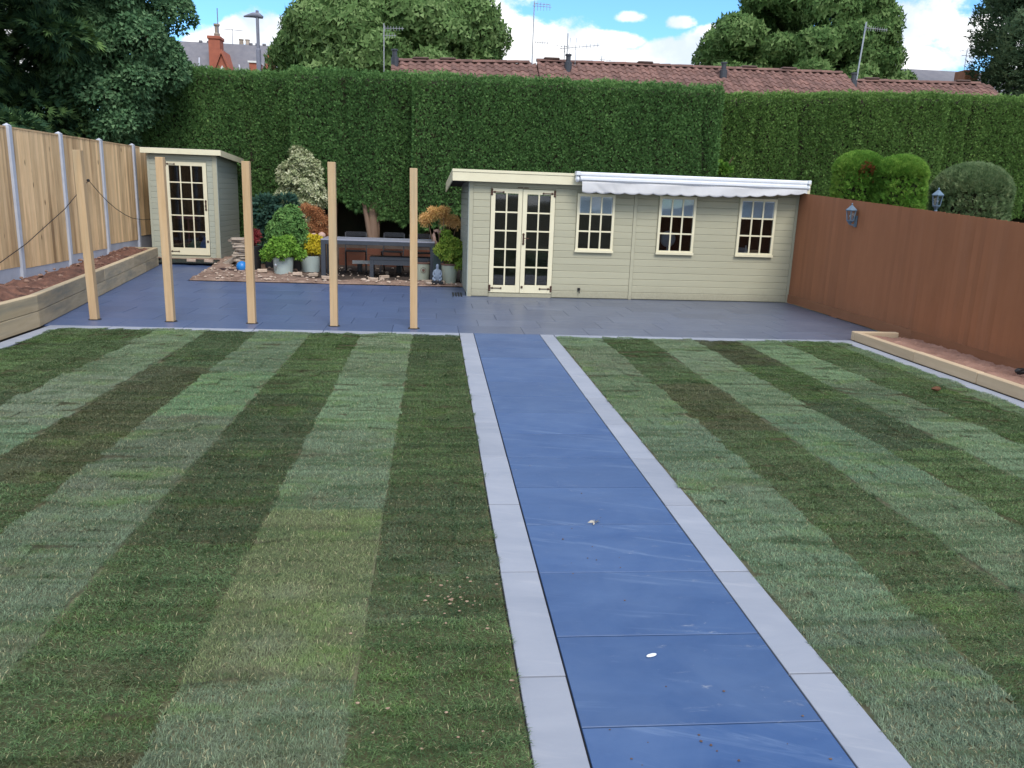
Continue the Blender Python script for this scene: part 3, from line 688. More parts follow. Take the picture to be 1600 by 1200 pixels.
for L in (1.45, 1.2, .95, 1.2, 1.2):
    m = MB(); m.bbox(5.955, 6.05, yy-L+.003, yy-.003, .001, .132+random.uniform(-.004, .004), .008); o = m.build('sleeper', m_sleep_end, sr); o.location = (-5.9, -10.84, 0); yy -= L
m = MB(); m.bbox(5.955, 6.62, 10.744, 10.84, .001, .13, .008); o = m.build('sleeper', m_sleep_end, sr); o.location = (-5.9, -10.84, 0)

# ------------------------------------------------------------------ left timber fence in concrete posts
FX = -6.95
lf = thing('timber_fence', 'tall new featheredge fence panels slotted into pale concrete posts', 'fence', (FX, 12.45, 0))
postY = [12.45, 14.3, 16.15, 18.0, 19.85, 21.7]
mp = MB(); mp.bbox(-.05, .05, -.055, .055, 0, 2.66, .008); mp.add([(-.05, -.055, 2.66), (.05, -.055, 2.66), (.05, .055, 2.66), (-.05, .055, 2.66), (0, 0, 2.70)], [(0, 1, 4), (1, 2, 4), (2, 3, 4), (3, 0, 4)])
cp_mesh = mp.mesh('concrete_post', m_conc)
for Y in postY: mobj('concrete_post', cp_mesh, lf, loc=(.02, Y-12.45, 0), rot=(random.uniform(-.004, .004), random.uniform(-.004, .004), 0))
bm_ = MB(); bm_.add([(-.011, -.5, 0), (.002, -.5, 0), (.022, .47, 0), (-.011, .5, 0), (-.011, -.5, 1), (.002, -.5, 1), (.022, .47, 1), (-.011, .5, 1)], [(0, 3, 2, 1), (4, 5, 6, 7), (0, 1, 5, 4), (1, 2, 6, 5), (2, 3, 7, 6), (3, 0, 4, 7)])
fb_mesh = bm_.mesh('fence_board', m_fence)
GZ = {0: .385, 1: .34, 2: .44, 3: .52, 4: .60}
for k in range(5):
    a, b = postY[k]+.057, postY[k+1]-.057; gz = GZ[k]
    pbox('gravel_board', m_gravel, lf, -.02, .02, a-12.45, b-12.45, .05, gz)
    nb = 17; st = (b-a)/nb
    for i in range(nb):
        mobj('board', fb_mesh, lf, loc=(.012+random.uniform(-.002, .002), a-12.45+st*(i+.5), gz+.006), scale=(1.1, st*.965, 2.615-gz+random.uniform(-.004, .004)), rot=(random.uniform(-.003, .003), 0, 0))
    pbox('capping_rail', m_fence, lf, -.02, .036, a-12.45, b-12.45, 2.622, 2.65)
    for z in (.8, 1.55, 2.3): pbox('rail', m_fence, lf, -.05, -.006, a-12.45, b-12.45, z, z+.07)
pts = [(13.2, .45), (13.55, .53), (14.43, .77), (15.2, 1.04), (15.98, 1.31), (16.52, 1.56), (17.14, 1.84), (17.35, 1.73), (17.65, 1.58), (18.0, 1.42), (18.44, 1.26), (18.9, 1.13), (19.33, 1.04), (20.0, .98), (20.8, .97)]
m = MB(); m.tube([(-6.86, y_, z_) for y_, z_ in pts], .007, 6); m.ball((-6.87, 17.14, 1.84), .03)
tag(m.build('cable', m_black, smooth=True), 'thin dark cable sagging in a long curve across the timber fence', 'cable')

# ------------------------------------------------------------------ right red-brown fence
rf = thing('board_fence', 'red brown stained closeboard fence running along the right side', 'fence', (6.86, 6, 0))
def rtop(Y): return 2.075-.0565*(14.8-Y)
bfm = fb_mesh.copy(); bfm.materials[0] = m_brownfence
Y = 6.0; i = 0
while Y < 15.6:
    wv = .102; mobj('board', bfm, rf, loc=(-.0+random.uniform(-.0008, .0008), Y-6+wv/2, (.17 if Y > 10.8 else .06)), scale=(-.95 if Y < 11 else -.5, wv*(.985 if Y < 11 else 1.0), rtop(Y)-(.17 if Y > 10.8 else .06)+random.uniform(-.002, .002)))
    Y += wv; i += 1
Y = 6.0
while Y < 15.5:
    Y2 = min(Y+2.4, 15.6); pbox('gravel_board', m_brownbase, rf, -.022, .012, Y-6+.002, Y2-6-.002, .012, .165); Y = Y2
for z in (.5, 1.1, 1.6): pbox('rail', m_brownfence, rf, .016, .06, 0, 9.6, z, z+.07)
Y = 6.2
while Y < 15.6: pbox('post', m_brownfence, rf, .061, .16, Y-6-.05, Y-6+.05, -.3, rtop(Y)-.05); Y += 1.8

# ------------------------------------------------------------------ five pergola posts
PT = [(-4.595, 11.26, 2.22, -.018, 'first of five bare softwood posts, in front of the second fence panel'), (-3.585, 11.23, 2.17, -.006, 'second of five bare softwood posts, in front of the small cabin door'),
      (-2.495, 11.20, 2.16, 0, 'third of five bare softwood posts, in front of the flagstone stack'), (-1.37, 11.11, 2.19, 0, 'fourth of five bare softwood posts, in front of the left end of the table'),
      (-.275, 11.04, 2.15, -.008, 'fifth of five bare softwood posts, nearest the path and the large summerhouse')]
for (px, py, pz, tl, lab) in PT:
    m = MB(); m.bbox(-.05, .05, 0, .1, 0, pz, .004); o = m.build('timber_post', m_post); mc = MB(); mc.lathe([(.085, .0), (.078, .006), (.06, .009)], 12); mc.build('mortar_collar', m_mortar, o, loc=(0, .05, .0)); o.location = (px, py, .001); o.rotation_euler = (0, tl, 0)
    tag(o, lab, 'post', 'bare softwood posts standing in a row on the patio')

# ------------------------------------------------------------------ summerhouse
SH = thing('summerhouse', 'wide sage green timber summerhouse with cream double doors and three windows', 'summerhouse', (.63, 14.82, .004), math.atan2(.18, 6.2))
W_, D_, H_ = 6.22, 2.5, 2.10
def cutouts(x0, x1, z0, z1, holes):
    """solid rectangles covering x0..x1, z0..z1 apart from the holes"""
    xs = sorted({x0, x1, *[h[0] for h in holes], *[h[1] for h in holes]}); res = []
    for a, b in zip(xs[:-1], xs[1:]):
        hs = sorted([(h[2], h[3]) for h in holes if h[0] < (a+b)/2 < h[1]]); z = z0
        for (p, q) in hs:
            if p > z: res.append((a, b, z, p))
            z = q
        if z < z1: res.append((a, b, z, z1))
    return res
holes = [(.365, 1.55, .075, 1.965), (1.955, 2.665, .875, 1.925), (3.50, 4.215, .875, 1.935), (5.055, 5.79, .875, 1.95)]
wm = MB()
for (a, b, z0, z1) in cutouts(0, W_, .0, H_, holes): wm.box(a, b, .014, .05, z0, z1)
wm.box(0, .036, .05, D_-.04, 0, 2.06); wm.box(W_-.036, W_, .05, D_-.04, 0, 2.06); wm.box(0, W_, D_-.04, D_, 0, 1.86)
wm.build('wall', m_sage, SH)
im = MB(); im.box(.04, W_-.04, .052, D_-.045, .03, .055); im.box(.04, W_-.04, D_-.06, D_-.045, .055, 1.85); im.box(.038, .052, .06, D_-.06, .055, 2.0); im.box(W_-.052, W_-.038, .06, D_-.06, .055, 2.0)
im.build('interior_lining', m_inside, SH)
# shiplap boards, one by one
BH = .124
def board_rows(x0, x1, ztop=2.075, zb=.012):
    z = zb
    while z < ztop-.02:
        z1 = min(z+BH, ztop)
        segs = [(x0, x1)]
        for (a, b, p, q) in holes:
            if p-.012 < (z+z1)/2 < q+.012:
                segs = [s for sg in segs for s in (((sg[0], min(sg[1], a-.004)), (max(sg[0], b+.004), sg[1])) if sg[0] < b and sg[1] > a else (sg,)) if s[1]-s[0] > .02]
        for (a, b) in segs:
            yield a, b, z, z1
        z = z1
cl = MB(); cl.add([(-.5, .5, 0), (.5, .5, 0), (-.5, -.5, .02), (.5, -.5, .02), (-.5, -.5, .90), (.5, -.5, .90), (-.5, .1, 1.0), (.5, .1, 1.0), (-.5, .5, 1.0), (.5, .5, 1.0)],
             [(0, 1, 3, 2), (2, 3, 5, 4), (4, 5, 7, 6), (6, 7, 9, 8), (0, 2, 4, 6, 8), (1, 9, 7, 5, 3)])
cl_front = cl.mesh('cladding_board', m_sage); cl_side = cl.mesh('cladding_board', m_sage_side)
for (xa, xb) in ((.055, 3.025), (3.095, W_-.045)):
    for (a, b, z, z1) in board_rows(xa, xb):
        mobj('cladding_board', cl_front, SH, loc=((a+b)/2, .003+random.uniform(-.0008, .0008), z), scale=(b-a, .018, z1-z))
z = .012
while z < 2.05:
    z1 = min(z+BH, 2.06); mobj('cladding_board', cl_side, SH, loc=(-.008, D_/2, z), scale=(D_-.06, .016, z1-z), rot=(0, 0, -math.pi/2)); z = z1
pbox('corner_trim', m_sage, SH, -.018, .05, -.012, .013, .0, 2.075); pbox('corner_trim', m_sage_side, SH, -.034, -.0185, -.012, .05, 0, 2.075)
pbox('corner_trim', m_sage, SH, W_-.04, W_+.012, -.012, .013, 0, 2.075)
pbox('joint_strip', m_sage, SH, 3.03, 3.09, -.016, .0135, .0, 2.075)
pbox('base_board', m_sage, SH, .37, 1.545, -.008, .013, .0, .068)
# roof
rm = MB(); rm.add([(-.32, -.13, 2.20), (W_+.12, -.13, 2.20), (W_+.12, D_+.1, 1.98), (-.32, D_+.1, 1.98), (-.32, -.13, 2.245), (W_+.12, -.13, 2.245), (W_+.12, D_+.1, 2.025), (-.32, D_+.1, 2.025)],
                  [(0, 3, 2, 1), (4, 5, 6, 7), (0, 1, 5, 4), (1, 2, 6, 5), (2, 3, 7, 6), (3, 0, 4, 7)]); rm.build('roof', m_felt, SH)
fm = MB(); fm.bbox(-.335, W_+.13, -.155, -.132, 2.062, 2.215, .003); fm.bbox(-.34, W_+.135, -.165, -.13, 2.218, 2.266, .003); fm.build('fascia', m_cream, SH)
bmh = MB()
bmh.add([(-.34, -.13, 2.07), (-.322, -.13, 2.07), (-.322, D_+.1, 1.86), (-.34, D_+.1, 1.86), (-.34, -.13, 2.265), (-.322, -.13, 2.265), (-.322, D_+.1, 2.05), (-.34, D_+.1, 2.05)], [(0, 3, 2, 1), (4, 5, 6, 7), (0, 1, 5, 4), (1, 2, 6, 5), (2, 3, 7, 6), (3, 0, 4, 7)]); bmh.build('barge_board', m_cream, SH)
bmh = MB()
bmh.add([(W_+.122, -.13, 2.07), (W_+.14, -.13, 2.07), (W_+.14, D_+.1, 1.86), (W_+.122, D_+.1, 1.86), (W_+.122, -.13, 2.265), (W_+.14, -.13, 2.265), (W_+.14, D_+.1, 2.05), (W_+.122, D_+.1, 2.05)], [(0, 3, 2, 1), (4, 5, 6, 7), (0, 1, 5, 4), (1, 2, 6, 5), (2, 3, 7, 6), (3, 0, 4, 7)]); bmh.build('barge_board', m_cream, SH)

def hinge_mesh(sgn, L=.21):
    m = MB(); m.bbox(-.018 if sgn > 0 else -.02, .02 if sgn > 0 else .018, -.008, 0, -.055, .055, .003)
    m.bar((0, -.007, 0), (sgn*L, -.007, 0), .006, .014); m.ball((sgn*L, -.008, 0), (.018, .006, .018), 8, 6); m.ball((sgn*.05, -.008, 0), (.02, .006, .02), 8, 6); m.ball((0, -.01, .045), (.02, .006, .016), 8, 6); m.ball((0, -.01, -.045), (.02, .006, .016), 8, 6); return m
def glazed(root, nm, x0, x1, z0, z1, cols, rows, st, top, bot, yf=-.02, th=.035, bar=.026, mat=None, panez=None):
    """frame with glazing bars and separate panes, as a part with sub-parts"""
    mat = mat or m_cream; gx0, gx1, gz0, gz1 = x0+st, x1-st, z0+bot, z1-top
    m = MB(); m.bbox(x0, gx0, yf, yf+th, z0, z1, .003); m.bbox(gx1, x1, yf, yf+th, z0, z1, .003)
    m.bbox(gx0+.0005, gx1-.0005, yf+.002, yf+th-.002, gz1, z1-.0005, .002); m.bbox(gx0+.0005, gx1-.0005, yf+.002, yf+th-.002, z0+.0005, gz0, .002)
    o = m.build(nm, mat, root); pw = (gx1-gx0)/cols; ph = (gz1-gz0)/rows
    for i in range(1, cols): pbox('glazing_bar', mat, o, gx0+pw*i-bar/2, gx0+pw*i+bar/2, yf+.005, yf+.025, gz0, gz1)
    for j in range(1, rows): pbox('glazing_bar', mat, o, gx0, gx1, yf+.007, yf+.024, gz0+ph*j-bar/2, gz0+ph*j+bar/2)
    for i in range(cols):
        for j in range(rows):
            p = pbox('pane', m_glass, o, gx0+pw*i+bar/2, gx0+pw*(i+1)-bar/2, yf+.014, yf+.017, gz0+ph*j+bar/2, gz0+ph*(j+1)-bar/2)
            p.rotation_euler = (random.uniform(-.004, .004), 0, random.uniform(-.006, .006))
    return o
d1 = glazed(SH, 'door', .372, .943, .082, 1.96, 2, 5, .078, .085, .135)
d2 = glazed(SH, 'door', .951, 1.545, .078, 1.955, 2, 5, .082, .085, .15)
for dr, xh, sg in ((d1, .385, 1), (d2, 1.535, -1)):
    for z in (1.895, .165): hinge_mesh(sg).build('hinge', m_iron, dr, loc=(xh, -.021, z))
hm = MB(); hm.bbox(-.016, .016, -.008, 0, -.07, .07, .003); hm.ball((0, -.006, .085), (.022, .006, .025), 8, 6); hm.ball((0, -.006, -.085), (.022, .006, .025), 8, 6); hm.tube([(0, 0, .02), (0, -.05, .02), (.05, -.055, .018), (.1, -.052, .012)], .008, 6)
hm.build('handle', m_iron, d2, loc=(.985, -.022, 1.07), smooth=False)
bm2 = MB(); bm2.bbox(-.02, .02, -.01, 0, -.022, .022, .003); bm2.ball((0, -.014, 0), .012, 8, 6); bm2.build('bolt', m_iron, d2, loc=(.985, -.021, .19))
m = MB(); m.bar((-.05, 0, 0), (.045, 0, 0), .01, .012); m.build('top_catch', m_iron, d1, loc=(.90, -.024, 1.985)); m = MB(); m.bar((-.03, 0, 0), (.05, 0, 0), .01, .012); m.build('top_catch', m_iron, d2, loc=(1.0, -.024, 1.982))
for (a, b, z0, z1) in holes[1:]:
    wn = glazed(SH, 'window', a+.002, b-.002, z0, z1-.002, 3, 3, .047, .05, .06, yf=-.045, th=.05, bar=.028)
    pbox('blind', m_blind, wn, a+.052, b-.052, -.018, -.013, z0+(z1-z0)*.655, z1-.02)
    pbox('sill', m_cream, wn, a-.01, b+.01, -.062, -.0455, z0-.012, z0+.03)

# things inside, seen through the panes
def inside(o, label, cat): return tag(o, label, cat)
def shp(u, v, z):
    c_, s_ = math.cos(SH.rotation_euler[2]), math.sin(SH.rotation_euler[2]); return (.63+u*c_-v*s_, 14.82+u*s_+v*c_, z)
cb = thing('cupboard', 'dark sideboard under the right summerhouse windows', 'cupboard', shp(4.7, .62, .06), SH.rotation_euler[2])
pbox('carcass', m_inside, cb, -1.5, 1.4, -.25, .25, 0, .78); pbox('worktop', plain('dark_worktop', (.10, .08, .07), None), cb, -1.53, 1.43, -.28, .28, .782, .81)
m = MB(); m.lathe([(.0, 0), (.09, 0), (.09, .015), (.02, .03), (.02, .12)], 16); m.ball((0, 0, .26), (.15, .035, .16), 16, 10)
o = m.build('table_mirror', plain('mirror_grey', (.42, .44, .48), None, .3), smooth=True); o.location = shp(3.88, .48, .872); inside(o, 'round grey table mirror behind the middle window', 'mirror')
bx = MB(); bx.bbox(-.14, .14, -.08, .08, 0, .14, .006); o = bx.build('storage_box', plain('grey_card', (.30, .33, .37), None)); o.location = shp(5.28, .48, .872); inside(o, 'grey storage box in the left corner of the right window', 'box')
bt = MB(); bt.lathe([(.035, 0), (.035, .10), (.015, .14), (.015, .18)], 12); o = bt.build('bottle', m_white, smooth=True); o.location = shp(5.47, .47, .872); inside(o, 'small white bottle beside the grey box in the right window', 'bottle')
bx = MB(); bx.bbox(-.12, .12, -.06, .06, 0, .07, .006); bx.bbox(-.1, .09, -.05, .05, .072, .10, .004); o = bx.build('tin_box', plain('tan_tin', (.50, .32, .18), None, .5)); o.location = shp(5.64, .46, .872); inside(o, 'tan tin on the right of the right window', 'box')
# small black tap
t = MB(); t.bbox(-.025, .025, -.03, 0, .15, .2, .005); t.tube([(0, -.03, .17), (0, -.05, .16), (.008, -.05, .10)], .009, 8); t.build('outdoor_tap', m_black, SH, loc=(2.07, -.006, .0))
# awning
aw = thing('awning', 'long white rolled up awning with scalloped pale valance along the roof edge', 'awning', (.63, 14.82, 0), SH.rotation_euler[2])
m = MB(); prof = [(-.165, 2.135), (-.30, 2.135), (-.335, 2.165), (-.335, 2.20), (-.31, 2.215), (-.31, 2.23), (-.325, 2.245), (-.325, 2.275), (-.29, 2.30), (-.17, 2.30)]
n_ = len(prof); vs = [(x_, p[0], p[1]) for x_ in (1.93, 6.20) for p in prof]
m.add(vs, [tuple(range(n_))]+[tuple(range(2*n_-1, n_-1, -1))]+[(i, i+n_, (i+1) % n_+n_, (i+1) % n_) for i in range(n_)]); m.build('cassette', m_awn, aw)
for x0_, x1_ in ((1.85, 1.925), (6.205, 6.265)):
    m = MB(); m.bbox(x0_, x1_, -.345, -.17, 2.235, 2.305, .008); m.lathe([(.05, 0), (.05, .01)], 12); m.v = m.v[:-24]; m.f = [f for f in m.f if max(f) < len(m.v)]
    m.ball(((x0_+x1_)/2, -.26, 2.175), (.04, .075, .06), 14, 8); m.bbox(x0_+.01, x1_-.01, -.30, -.20, 2.13, 2.235, .006); m.build('end_cap', m_awn, aw)
nx = 420; nzv = 7; V = []
for i in range(nx):
    u = 1.965+(6.215-1.965)*i/(nx-1); f = (u-1.965)/4.25
    zb = 1.945 + .03*f + .10*max(0, (f-.62)/.38)**1.5; zb += .028*abs(math.sin(math.pi*(u-1.965)/.262))**.8*-1 + .01
    for j in range(nzv):
        q = j/(nzv-1); zz = 2.137+(zb-2.137)*q; fold = .012*math.sin(u*5+q*2)+.02*math.exp(-((u-2.15-q*.25)/.06)**2)*q+.015*math.exp(-((u-2.5-q*.1)/.05)**2)*q
        V.append((u, -.305-.03*q+fold, zz))
F = [(i*nzv+j, (i+1)*nzv+j, (i+1)*nzv+j+1, i*nzv+j+1) for i in range(nx-1) for j in range(nzv-1)]
me = bpy.data.meshes.new('valance'); me.from_pydata(V, [], F); me.materials.append(m_awncloth); me.polygons.foreach_set('use_smooth', [True]*len(F))
o = mobj('valance', me, aw); sd = o.modifiers.new('thick', 'SOLIDIFY'); sd.thickness = .002
# drain cover at the corner
dg = thing('drain_grate', 'small dark slotted drain by the left corner of the summerhouse', 'drain', (.44, 15.0, 0))
for k in range(4): pbox('bar', m_black, dg, -.1+k*.05, -.07+k*.05, -.25, .3, .001, .012)

# ------------------------------------------------------------------ small cabin
CX, CY, CZ = -6.50, 19.5, .13
CB = thing('garden_cabin', 'narrow sage green timber cabin with one cream glazed door', 'shed', (CX, CY, CZ))
cw, cd, ch = 1.50, 2.0, 2.36
hl = [(.37, 1.29, .09, 2.2)]
wm = MB()
for (a, b, z0, z1) in cutouts(0, cw, .02, ch, hl): wm.box(a, b, .014, .045, z0, z1)
wm.box(0, .03, .045, cd, .02, ch-.02); wm.box(cw-.03, cw, .045, cd, .02, ch-.02); wm.box(.03, cw-.03, cd-.03, cd, .02, ch-.1); wm.build('wall', m_sagecab, CB)
im = MB(); im.box(.03, cw-.03, .05, cd-.035, .03, .06); im.box(.032, cw-.032, cd-.045, cd-.032, .06, 2.2); im.box(.031, .04, .05, cd-.05, .06, 2.2); im.box(cw-.04, cw-.031, .05, cd-.05, .06, 2.2); im.build('interior_lining', m_inside, CB)
cabf = cl.mesh('cladding_board', m_sagecab)
z = .02
while z < ch-.03:
    z1 = min(z+.124, ch-.01)
    segs = [(.04, cw-.08)] if (z > 2.2 or z1 < .1) else [(.04, .365), (1.295, cw-.08)]
    for a, b in segs: mobj('cladding_board', cabf, CB, loc=((a+b)/2, .003, z), scale=(b-a, .018, z1-z))
    mobj('cladding_board', cl_side, CB, loc=(cw+.008, cd/2, z), scale=(cd-.06, .016, z1-z), rot=(0, 0, math.pi/2)); z = z1
pbox('corner_trim', m_sage, CB, cw-.075, cw+.018, -.014, .013, -.02, ch); pbox('corner_trim', m_sage_side, CB, cw+.0185, cw+.03, -.014, .045, -.02, ch); pbox('corner_trim', m_sagecab, CB, -.01, .04, -.012, .013, 0, ch)
pbox('threshold', m_sage, CB, .34, 1.31, -.05, -.004, -.0, .07)
dc = glazed(CB, 'door', .375, 1.285, .10, 2.195, 3, 5, .085, .085, .165)
for z in (2.14, .18): hinge_mesh(1, .2).build('hinge', m_iron, dc, loc=(.39, -.021, z))
hm2 = MB(); hm2.bbox(-.016, .016, -.01, 0, -.08, .08, .003); hm2.ball((0, -.008, .095), (.024, .006, .028), 8, 6); hm2.ball((0, -.008, -.095), (.024, .006, .028), 8, 6); hm2.ball((0, -.02, 0), (.02, .02, .03), 8, 6); hm2.build('handle', m_iron, dc, loc=(1.245, -.022, 1.24))
bm3 = MB(); bm3.bbox(-.02, .02, -.012, 0, -.025, .025, .003); bm3.build('bolt', m_iron, dc, loc=(1.25, -.022, .42))
# roof, falling to the back
def slope_box(m, x0, x1, y0, y1, za, zb, t):
    m.add([(x0, y0, za), (x1, y0, za), (x1, y1, zb), (x0, y1, zb), (x0, y0, za+t), (x1, y0, za+t), (x1, y1, zb+t), (x0, y1, zb+t)], [(0, 3, 2, 1), (4, 5, 6, 7), (0, 1, 5, 4), (1, 2, 6, 5), (2, 3, 7, 6), (3, 0, 4, 7)]); return m
slope_box(MB(), -.1, cw+.14, -.13, cd+.1, 2.44, 2.33, .045).build('roof', m_felt, CB)
m = MB(); m.bbox(-.1, cw+.16, -.155, -.132, 2.355, 2.475, .004); m.build('fascia', m_cream, CB)
slope_box(MB(), cw+.141, cw+.16, -.131, cd+.1, 2.345, 2.245, .13).build('barge_board', m_cream, CB)
# things in the cabin
tb = thing('side_table', 'little round table behind the small cabin door', 'table', (CX+.62, CY+.7, CZ+.06))
m = MB(); m.lathe([(.30, .84), (.30, .87)], 20); m.tube([(0, 0, 0), (0, 0, .84)], .02, 8); m.lathe([(.18, 0), (.16, .02)], 16); m.build('frame', plain('dusky_red_metal', (.25, .07, .10), None, .5), tb)
m = MB(); m.bbox(-.24, -.02, -.12, .1, .872, .93, .01); m.bbox(.04, .22, -.15, .08, .872, .95, .01); o = m.build('tray', plain('pink_plastic', (.5, .16, .22), None, .5)); o.location = (CX+.62, CY+.7, CZ+.06); tag(o, 'pink trays lying on the round table in the cabin', 'tray')
m = MB(); m.ball((0, 0, .2), (.17, .14, .22), 12, 8, .12); o = m.build('plastic_bag', m_bluep); o.location = (CX+1.1, CY+.5, CZ+.09); tag(o, 'bright blue plastic bag low behind the cabin door', 'bag')
m = MB(); m.ball((0, 0, .15), (.2, .12, .17), 12, 8, .2); o = m.build('bundle', plain('green_fabric', (.08, .25, .15), None, .7)); o.location = (CX+.82, CY+.55, CZ+.07); tag(o, 'dark green bundle on the cabin floor', 'bundle')

# ------------------------------------------------------------------ wall lantern, post lantern
def lantern(root, s=1., flip=False):
    m = MB(); m.lathe([(.062*s, 0), (.085*s, .16*s)], 6, (0, 0, .05*s))
    gl = MB(); gl.lathe([(.056*s, .055*s), (.078*s, .205*s)], 6); gl.build('glass', m_glass, root)
    fr = MB()
    for k in range(6):
        a = math.pi*k/3; fr.bar((.06*s*math.cos(a), .06*s*math.sin(a), .05*s), (.084*s*math.cos(a), .084*s*math.sin(a), .21*s), .012*s)
    fr.lathe([(.066*s, .035*s), (.07*s, .055*s)], 6); fr.lathe([(.02*s, -.02*s), (.03*s, 0), (.06*s, .035*s)], 6)
    fr.build('frame', m_lantern, root)
    cp = MB(); cp.lathe([(.10*s, .205*s), (.105*s, .222*s), (.05*s, .27*s), (.03*s, .29*s), (.012*s, .30*s), (.016*s, .32*s), (.004*s, .34*s)], 6); cp.build('cap', m_lantern, root)
    bb = MB(); bb.ball((0, 0, .12*s), .025*s, 8, 6); bb.build('bulb', m_white, root)
l1 = thing('wall_lantern', 'blue grey six sided wall lantern fixed high on the red brown fence', 'lantern', (6.745, 12.78, 1.60)); lantern(l1, .95)
m = MB(); m.bar((.0, 0, -.02), (.08, 0, -.03), .02); m.bbox(.085, .105, -.035, .035, -.06, .12, .004); m.build('bracket', m_lantern, l1)
l2 = thing('post_lantern', 'post lantern showing over the fence between the clipped domes', 'lantern', (7.85, 12.25, 1.88)); lantern(l2, .95)
m = MB(); m.tube([(0, 0, -2.2), (0, 0, -.02)], .025, 8); m.build('post', m_lantern, l2)

# ------------------------------------------------------------------ hedges: clipped conifer walls, each block a hedge of its own
def hedge(label, x0, x1, yf, depth, z0fn, z1fn, mat, dens=2100, left=False, right=False, skirt=None, trunks=(), group='clipped conifer hedge blocks along the back', seed=1, s=(.04, .075)):
    root = thing('conifer_hedge', label, 'hedge', ((x0+x1)/2, yf+depth/2, 0), 0, group); ox, oy = (x0+x1)/2, yf+depth/2
    r = np.random.default_rng(seed); parts = []
    seam = np.cumsum(r.uniform(.9, 1.9, 30))+x0-.4; sdep = r.uniform(.05, .16, 30)
    def surf_y(x, z): return (sdep[:, None]*np.exp(-((np.atleast_1d(x)[None]+.06*np.sin(np.atleast_1d(z)[None]*2)-seam[:, None])/.07)**2)).sum(0)+yf+.05*hedge_noise(x, z)+.03*hedge_noise(x*2.3+5, z*2.1)
    Hh = z1fn((x0+x1)/2)-z0fn((x0+x1)/2)
    n = int((x1-x0)*Hh*dens); x = x0+(x1-x0)*r.random(n); u = r.random(n)**.95
    z0 = np.array([z0fn(a) for a in x]); z1 = np.array([z1fn(a) for a in x]); z = z0+(z1-z0)*u
    edge = np.minimum(1, np.minimum(np.abs(x-x0), np.abs(x1-x))/.12) if False else 1
    # rounded shoulder at the top
    top = np.clip((z-(z1-.16))/.16, 0, 1); y = surf_y(x, z)+.14*top**2+.05*r.random(n)-.01
    for flag, xe, sg in ((left, x0, -1), (right, x1, 1)):
        if flag: e = np.clip((.14-np.abs(x-xe))/.14, 0, 1); y = y+.12*e**2
    P = np.stack([x-ox, y-oy, z], 1); gx = hedge_noise(x*2+9, z*2); N = np.stack([.25*gx, -np.ones(n), top*.9], 1)
    D = nrm(N*.55+np.array([0, 0, .55])+r.normal(size=(n, 3))*.42); NN = nrm(N+r.normal(size=(n, 3))*.6)
    parts.append(scatter(HSPRAY, P, D, NN, s[0]+(s[1]-s[0])*r.random(n)))
    # top
    n2 = int((x1-x0)*depth*520); x = x0+(x1-x0)*r.random(n2); v = r.random(n2); y = yf+.08+(depth-.16)*v
    z = np.array([z1fn(a) for a in x])-.02+.035*hedge_noise(x*1.6, y*1.5)+.05*r.random(n2)**3*2
    P = np.stack([x-ox, y-oy, z], 1); D = nrm(np.array([0, -.15, .8])+r.normal(size=(n2, 3))*.5); NN = nrm(np.array([0, -1, .2])+r.normal(size=(n2, 3))*.6)
    parts.append(scatter(HSPRAY, P, D, NN, s[0]+(s[1]-s[0])*r.random(n2), .25+.75*r.random(n2)))
    for flag, xe, sg in ((left, x0, -1), (right, x1, 1)):
        if not flag: continue
        n3 = int(depth*.6*Hh*dens*.7); y = yf+.05+depth*.6*r.random(n3); u = r.random(n3); z = z0fn(xe)+(z1fn(xe)-z0fn(xe))*u
        P = np.stack([xe-ox+sg*(-.03+.05*r.random(n3))-sg*.12*np.clip((z-(z1fn(xe)-.16))/.16, 0, 1)**2, y-oy, z], 1); N = np.tile(np.array([sg*1., -.1, 0]), (n3, 1))
        D = nrm(N*.55+np.array([0, 0, .55])+r.normal(size=(n3, 3))*.42); parts.append(scatter(HSPRAY, P, D, nrm(N+r.normal(size=(n3, 3))*.6), s[0]+(s[1]-s[0])*r.random(n3)))
    if skirt:       # loose drooping fringe under the clipped face
        n4 = int((x1-x0)*skirt[0]); x = x0+(x1-x0)*r.random(n4); k = .5+.5*np.sin(x*3.1+seed)*np.sin(x*7.3); q = r.random(n4)**1.4
        y = yf+.1+.5*r.random(n4); z = np.array([z0fn(a) for a in x])+.14-q*(.15+skirt[1]*k)
        P = np.stack([x-ox, y-oy, z], 1); D = nrm(np.array([0, -.45, -.5])+r.normal(size=(n4, 3))*.5); NN = nrm(np.array([0, -.6, .8])+r.normal(size=(n4, 3))*.5)
        parts.append(scatter(HSPRAY, P, D, NN, .07+.07*r.random(n4), .3+.7*r.random(n4)))
    V, F, A = join(parts); mobj('foliage', tri_mesh('foliage', V, F, mat, A), root)
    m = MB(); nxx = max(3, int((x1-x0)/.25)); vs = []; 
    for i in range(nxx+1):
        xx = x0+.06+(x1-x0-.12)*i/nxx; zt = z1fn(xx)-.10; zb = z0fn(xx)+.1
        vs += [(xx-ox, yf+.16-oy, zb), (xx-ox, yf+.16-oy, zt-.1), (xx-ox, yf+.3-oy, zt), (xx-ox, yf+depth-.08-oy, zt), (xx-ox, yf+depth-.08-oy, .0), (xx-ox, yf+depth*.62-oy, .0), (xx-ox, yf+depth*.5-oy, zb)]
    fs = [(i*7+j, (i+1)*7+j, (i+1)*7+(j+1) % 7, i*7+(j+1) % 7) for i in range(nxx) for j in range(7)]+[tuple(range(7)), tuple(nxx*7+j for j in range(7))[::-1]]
    m.add(vs, fs); m.build('branch_core', m_twig, root)
